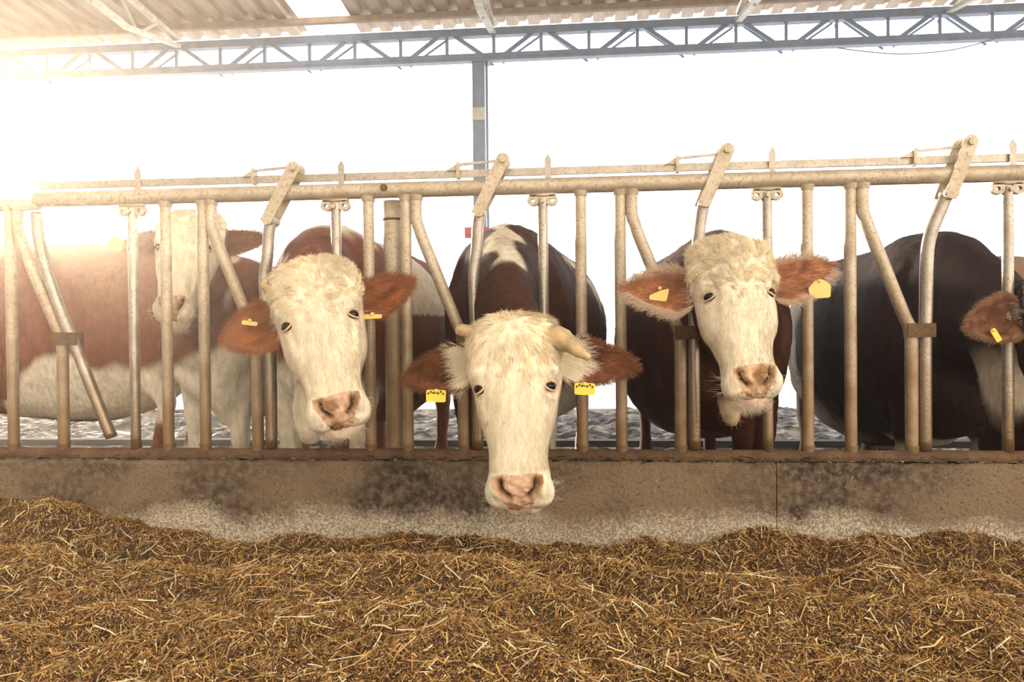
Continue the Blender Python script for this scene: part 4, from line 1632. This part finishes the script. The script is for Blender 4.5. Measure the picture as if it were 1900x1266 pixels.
EARB = (0.33, 0.12, 0.045)
cows = [
    dict(seed=1, bits=14, name='D', label='cow in the middle with head lowest over the wall and one drooping horn', withers=(wx(945, 3.66), 3.66), heading=-95, fat=1.06, chin=0.55, coat=coat_D, spots=[(0.017, 0.125, 0.005), (0.064, 0.077, 0.006), (-0.003, 0.063, 0.010), (0.03, 0.15, 0.003), (-0.05, 0.12, 0.003), (-0.03, -0.12, 0.003), (0.02, 0.03, 0.004), (-0.085, -0.12, 0.006)], brown=(0.16, 0.06, 0.03),
         headback=WHT, back_y=0.16, eye=(955, 722), hy=2.36, rot=(-1, 8, 2.6), hs=1.0, tamp=0.12, locks=620, short=9000, curly=0.30, hairlen=1.15, hairtop=0.03, whorl=0.165, lift=0.12, tlo=0.80, dirt=0.7, whisk=60,
         neck_off=(0, 0, 0.02),
         dewlap=[([at(960, 640, 3.0), at(950, 720, 3.15), at(960, 740, 3.4)], [(0.05, 0.08), (0.04, 0.09), (0.04, 0.05)])],
         ears=[dict(side=-1, dir=(-1, 0.12, -0.16), L=0.245, W=0.068, cup=0.028, cin=(0.17, 0.065, 0.03), edge=(0.20, 0.08, 0.04), white=0.36, bz=0.07, fr=(0.16, 0.07, 0.03)),
               dict(side=1, dir=(1, 0.12, -0.14), L=0.245, W=0.068, cup=0.028, cin=(0.17, 0.065, 0.03), edge=(0.20, 0.08, 0.04), white=0.36, bz=0.07, fr=(0.16, 0.07, 0.03))],
         tags=[dict(ear=0, px=(809, 735), w=0.062, h=0.038, shape='rect', roll=-2, mat=M_TAG, ink=True), dict(ear=1, px=(1085, 722), w=0.062, h=0.036, shape='rect', roll=-2, mat=M_TAG, ink=True)],
         horns=[dict(P=[(0.09, 0.0, 0.128), (0.132, -0.02, 0.128), (0.168, -0.04, 0.104), (0.20, -0.05, 0.076), (0.228, -0.052, 0.056)], r=[0.034, 0.033, 0.027, 0.018, 0.007], lab='drooping pale horn'),
                dict(P=[(-0.10, 0.02, 0.15), (-0.14, 0.01, 0.165), (-0.165, 0.0, 0.168), (-0.178, -0.003, 0.165)], r=[0.026, 0.022, 0.017, 0.008], lab='short horn stub')]),
    dict(seed=2, bits=40, cheek=0.15, jaw=1.2, name='C', label='cow left of centre, white face tilted, muzzle pushed toward the right', withers=(wx(615, 3.66), 3.66), heading=-93, fat=1.0, size=1.015, coat=coat_C, brown=(0.24, 0.08, 0.03),
         headback=WHT, back_y=0.17, eye=(595, 598), hy=2.50, rot=(17, 12, 11), hs=0.99, tamp=0.8, tlo=0.84, locks=1000, short=8000, curly=0.9, hairlen=1.15, hairtop=0.02, dirt=0.4, wide=1.03,
         dewlap=[([at(572, 700, 2.85), at(566, 770, 2.85), at(572, 808, 2.9), at(588, 790, 3.05)], [(0.03, 0.05), (0.035, 0.05), (0.035, 0.04), (0.03, 0.03)])],
         ears=[dict(side=-1, dir=(-1, 0.15, -0.12), up=(0.05, 0, 1), L=0.20, W=0.082, cup=0.03, cin=EARB, edge=(0.30, 0.12, 0.05), bz=0.035, fr=(0.30, 0.13, 0.05)),
               dict(side=1, dir=(1, 0.10, 0.33), up=(0, 0, 1), L=0.22, W=0.066, cup=0.025, cin=(0.26, 0.09, 0.035), edge=(0.26, 0.1, 0.04), bz=0.03, fr=(0.26, 0.1, 0.04))],
         tags=[dict(ear=0, px=(463, 600), w=0.052, h=0.022, shape='strip', roll=-6, yaw=30), dict(ear=1, px=(691, 588), w=0.068, h=0.022, shape='strip', roll=4)],
         horns=[dict(P=[(-0.11, 0.02, 0.13), (-0.142, 0.0, 0.135), (-0.150, -0.012, 0.148), (-0.143, -0.018, 0.158)], r=[0.026, 0.021, 0.015, 0.007], lab='short yellowish horn stub')]),
    dict(seed=3, bits=70, name='E', label='curly fronted cow right of centre looking straight out with head raised', withers=(wx(1335, 3.66), 3.66), heading=-88, fat=1.15, size=0.965, deep=0.09, lift=0.3, coat=coat_E, brown=(0.20, 0.085, 0.045),
         headback=(0.09, 0.035, 0.02), back_y=0.055, eye=(1372, 550), hy=2.58, rot=(7, 17, 3.5), hs=0.93, tlo=0.74, locks=1500, short=6000, curly=1.6, spots=[], hairlen=1.25, hairtop=0.0, whorl=0.0, dirt=0.35, whisk=700, muzzle=0.96, cheek=0.15, jaw=1.12,
         ears=[dict(side=-1, dir=(-1, 0.10, 0.20), L=0.25, W=0.080, cup=0.035, cin=(0.36, 0.16, 0.085), edge=(0.55, 0.40, 0.28), bz=0.03, fr=(0.60, 0.46, 0.34), frl=0.045, fringe=1300, point=0.55),
               dict(side=1, dir=(1, 0.10, 0.30), L=0.29, W=0.078, cup=0.035, cin=(0.38, 0.17, 0.09), edge=(0.55, 0.40, 0.28), bz=0.03, fr=(0.60, 0.46, 0.34), frl=0.045, fringe=1300)],
         tags=[dict(ear=0, px=(1223, 546), w=0.062, h=0.046, shape='flag', roll=-6), dict(ear=1, px=(1521, 536), w=0.072, h=0.062, shape='house', roll=3)],
         dewlap=[([at(1350, 700, 2.85), at(1356, 770, 2.85), at(1362, 776, 2.9)], [(0.035, 0.05), (0.034, 0.04), (0.032, 0.025)]),
                 ([at(1372, 740, 3.15), at(1380, 800, 3.2), at(1375, 850, 3.25)], [(0.05, 0.08), (0.045, 0.06), (0.03, 0.04)])]),
    dict(seed=4, name='F', label='very dark brown cow at right with head turned out of the frame', withers=(wx(1735, 3.80), 3.80), heading=-88, size=0.965, deep=0.12, coat=coat_F, brown=(0.14, 0.06, 0.035), fat=1.12,
         headback=(0.05, 0.022, 0.016), back_y=0.02, eye=(1988, 632), hy=2.95, rot=(28, 5, 2), hs=0.95, locks=500, short=1500, curly=1.2, hairlen=1.1, hairtop=0.05, neckw=1.35, neck_off=(0.02, 0, -0.06),
         dewlap=[([at(1850, 620, 3.25), at(1880, 720, 3.15), at(1870, 800, 3.2), at(1830, 830, 3.3)], [(0.10, 0.12), (0.10, 0.14), (0.07, 0.12), (0.04, 0.08)])],
         ears=[dict(side=-1, dir=(-1, 0.35, -0.22), up=(0, 0, 1), L=0.22, W=0.085, cup=0.035, cin=(0.22, 0.10, 0.055), edge=(0.35, 0.2, 0.12), bz=0.10, fr=(0.3, 0.17, 0.1))],
         tags=[dict(ear=0, px=(1848, 622), w=0.020, h=0.05, shape='rect', roll=30, mat=M_TAG)], horns=[]),
    dict(seed=5, name='B', label='cow standing back at left, face partly hidden behind two fence bars', withers=(wx(418, 4.2), 4.2), heading=-96, size=0.96, stance=0.8, neckw=1.5, coat=coat_B, brown=(0.25, 0.10, 0.05), q=0.02,
         headback=WHT, back_y=0.12, eye=(340, 463), hy=3.50, rot=(7, 24, -1), hs=1.0, chin=0.8, locks=350, short=1500, curly=0.8, hairlen=1.0, hairtop=0.05, wide=1.08, muzzle=0.85,
         ears=[dict(side=-1, dir=(-1, 0.12, 0.12), L=0.22, W=0.062, cup=0.03, cin=(0.27, 0.12, 0.06), edge=(0.3, 0.14, 0.08), bz=0.05, fr=(0.3, 0.15, 0.08)),
               dict(side=1, dir=(1, 0.12, 0.30), L=0.22, W=0.062, cup=0.03, cin=(0.27, 0.12, 0.06), edge=(0.3, 0.14, 0.08), bz=0.05, fr=(0.3, 0.15, 0.08))],
         dewlap=[([at(410, 640, 4.1), at(415, 720, 4.05), at(420, 785, 4.1)], [(0.08, 0.12), (0.11, 0.10), (0.04, 0.05)])],
         tags=[dict(ear=0, px=(212, 453), w=0.085, h=0.065, shape='house', roll=-5)], horns=[]),
    dict(seed=6, name='A', label='reddish cow standing sideways at far left with white belly and udder', withers=(wx(395, 4.95) - 1.72, 4.95), heading=180, coat=coat_A, brown=RED, head=True, q=0.022, udder=True, size=1.10, deep=0.11,
         headback=RED, eye=(-560, 640), hy=4.4, rot=(-80, 10, 0), locks=60, short=100, ears=[dict(side=-1, dir=(-1, 0.1, -0.1), hairs=100, fringe=50), dict(side=1, dir=(1, 0.1, -0.1), hairs=100, fringe=50)], bodyhair=2500),
    dict(seed=7, name='G', label='tan cow far behind at the right edge, only its back showing', withers=(wx(1800, 6.2) + 1.5, 6.2), heading=0, coat=coat_G, brown=(0.3, 0.18, 0.12), q=0.024, size=1.04,
         headback=RED, eye=(2320, 560), hy=6.2, rot=(80, 10, 0), locks=60, short=100, ears=[dict(side=-1, dir=(-1, 0.1, -0.1), hairs=100, fringe=50), dict(side=1, dir=(1, 0.1, -0.1), hairs=100, fringe=50)], bodyhair=1500, hairdeep=8),
]
for c in cows:
    make_cow(c)

# thin scatter volume added to stand in for lens flare glow at the left
mb = MB()
box(mb, (-12, -0.6, 0.03), (12, 7.0, 2.5))
hm = bpy.data.materials.new('flare_haze')
hm.use_nodes = True
hn = hm.node_tree
hn.nodes.clear()
ho = hn.nodes.new('ShaderNodeOutputMaterial')
hv = hn.nodes.new('ShaderNodeVolumeScatter')
hv.inputs['Color'].default_value = (1, 0.9, 0.78, 1)
hv.inputs['Density'].default_value = 0.0095
hv.inputs['Anisotropy'].default_value = 0.85
hn.links.new(hv.outputs[0], ho.inputs['Volume'])
build(mb, 'haze', hm, smooth=False, kind='stuff', cat='haze', label='thin haze volume added for the flare glow toward the low sun at left')
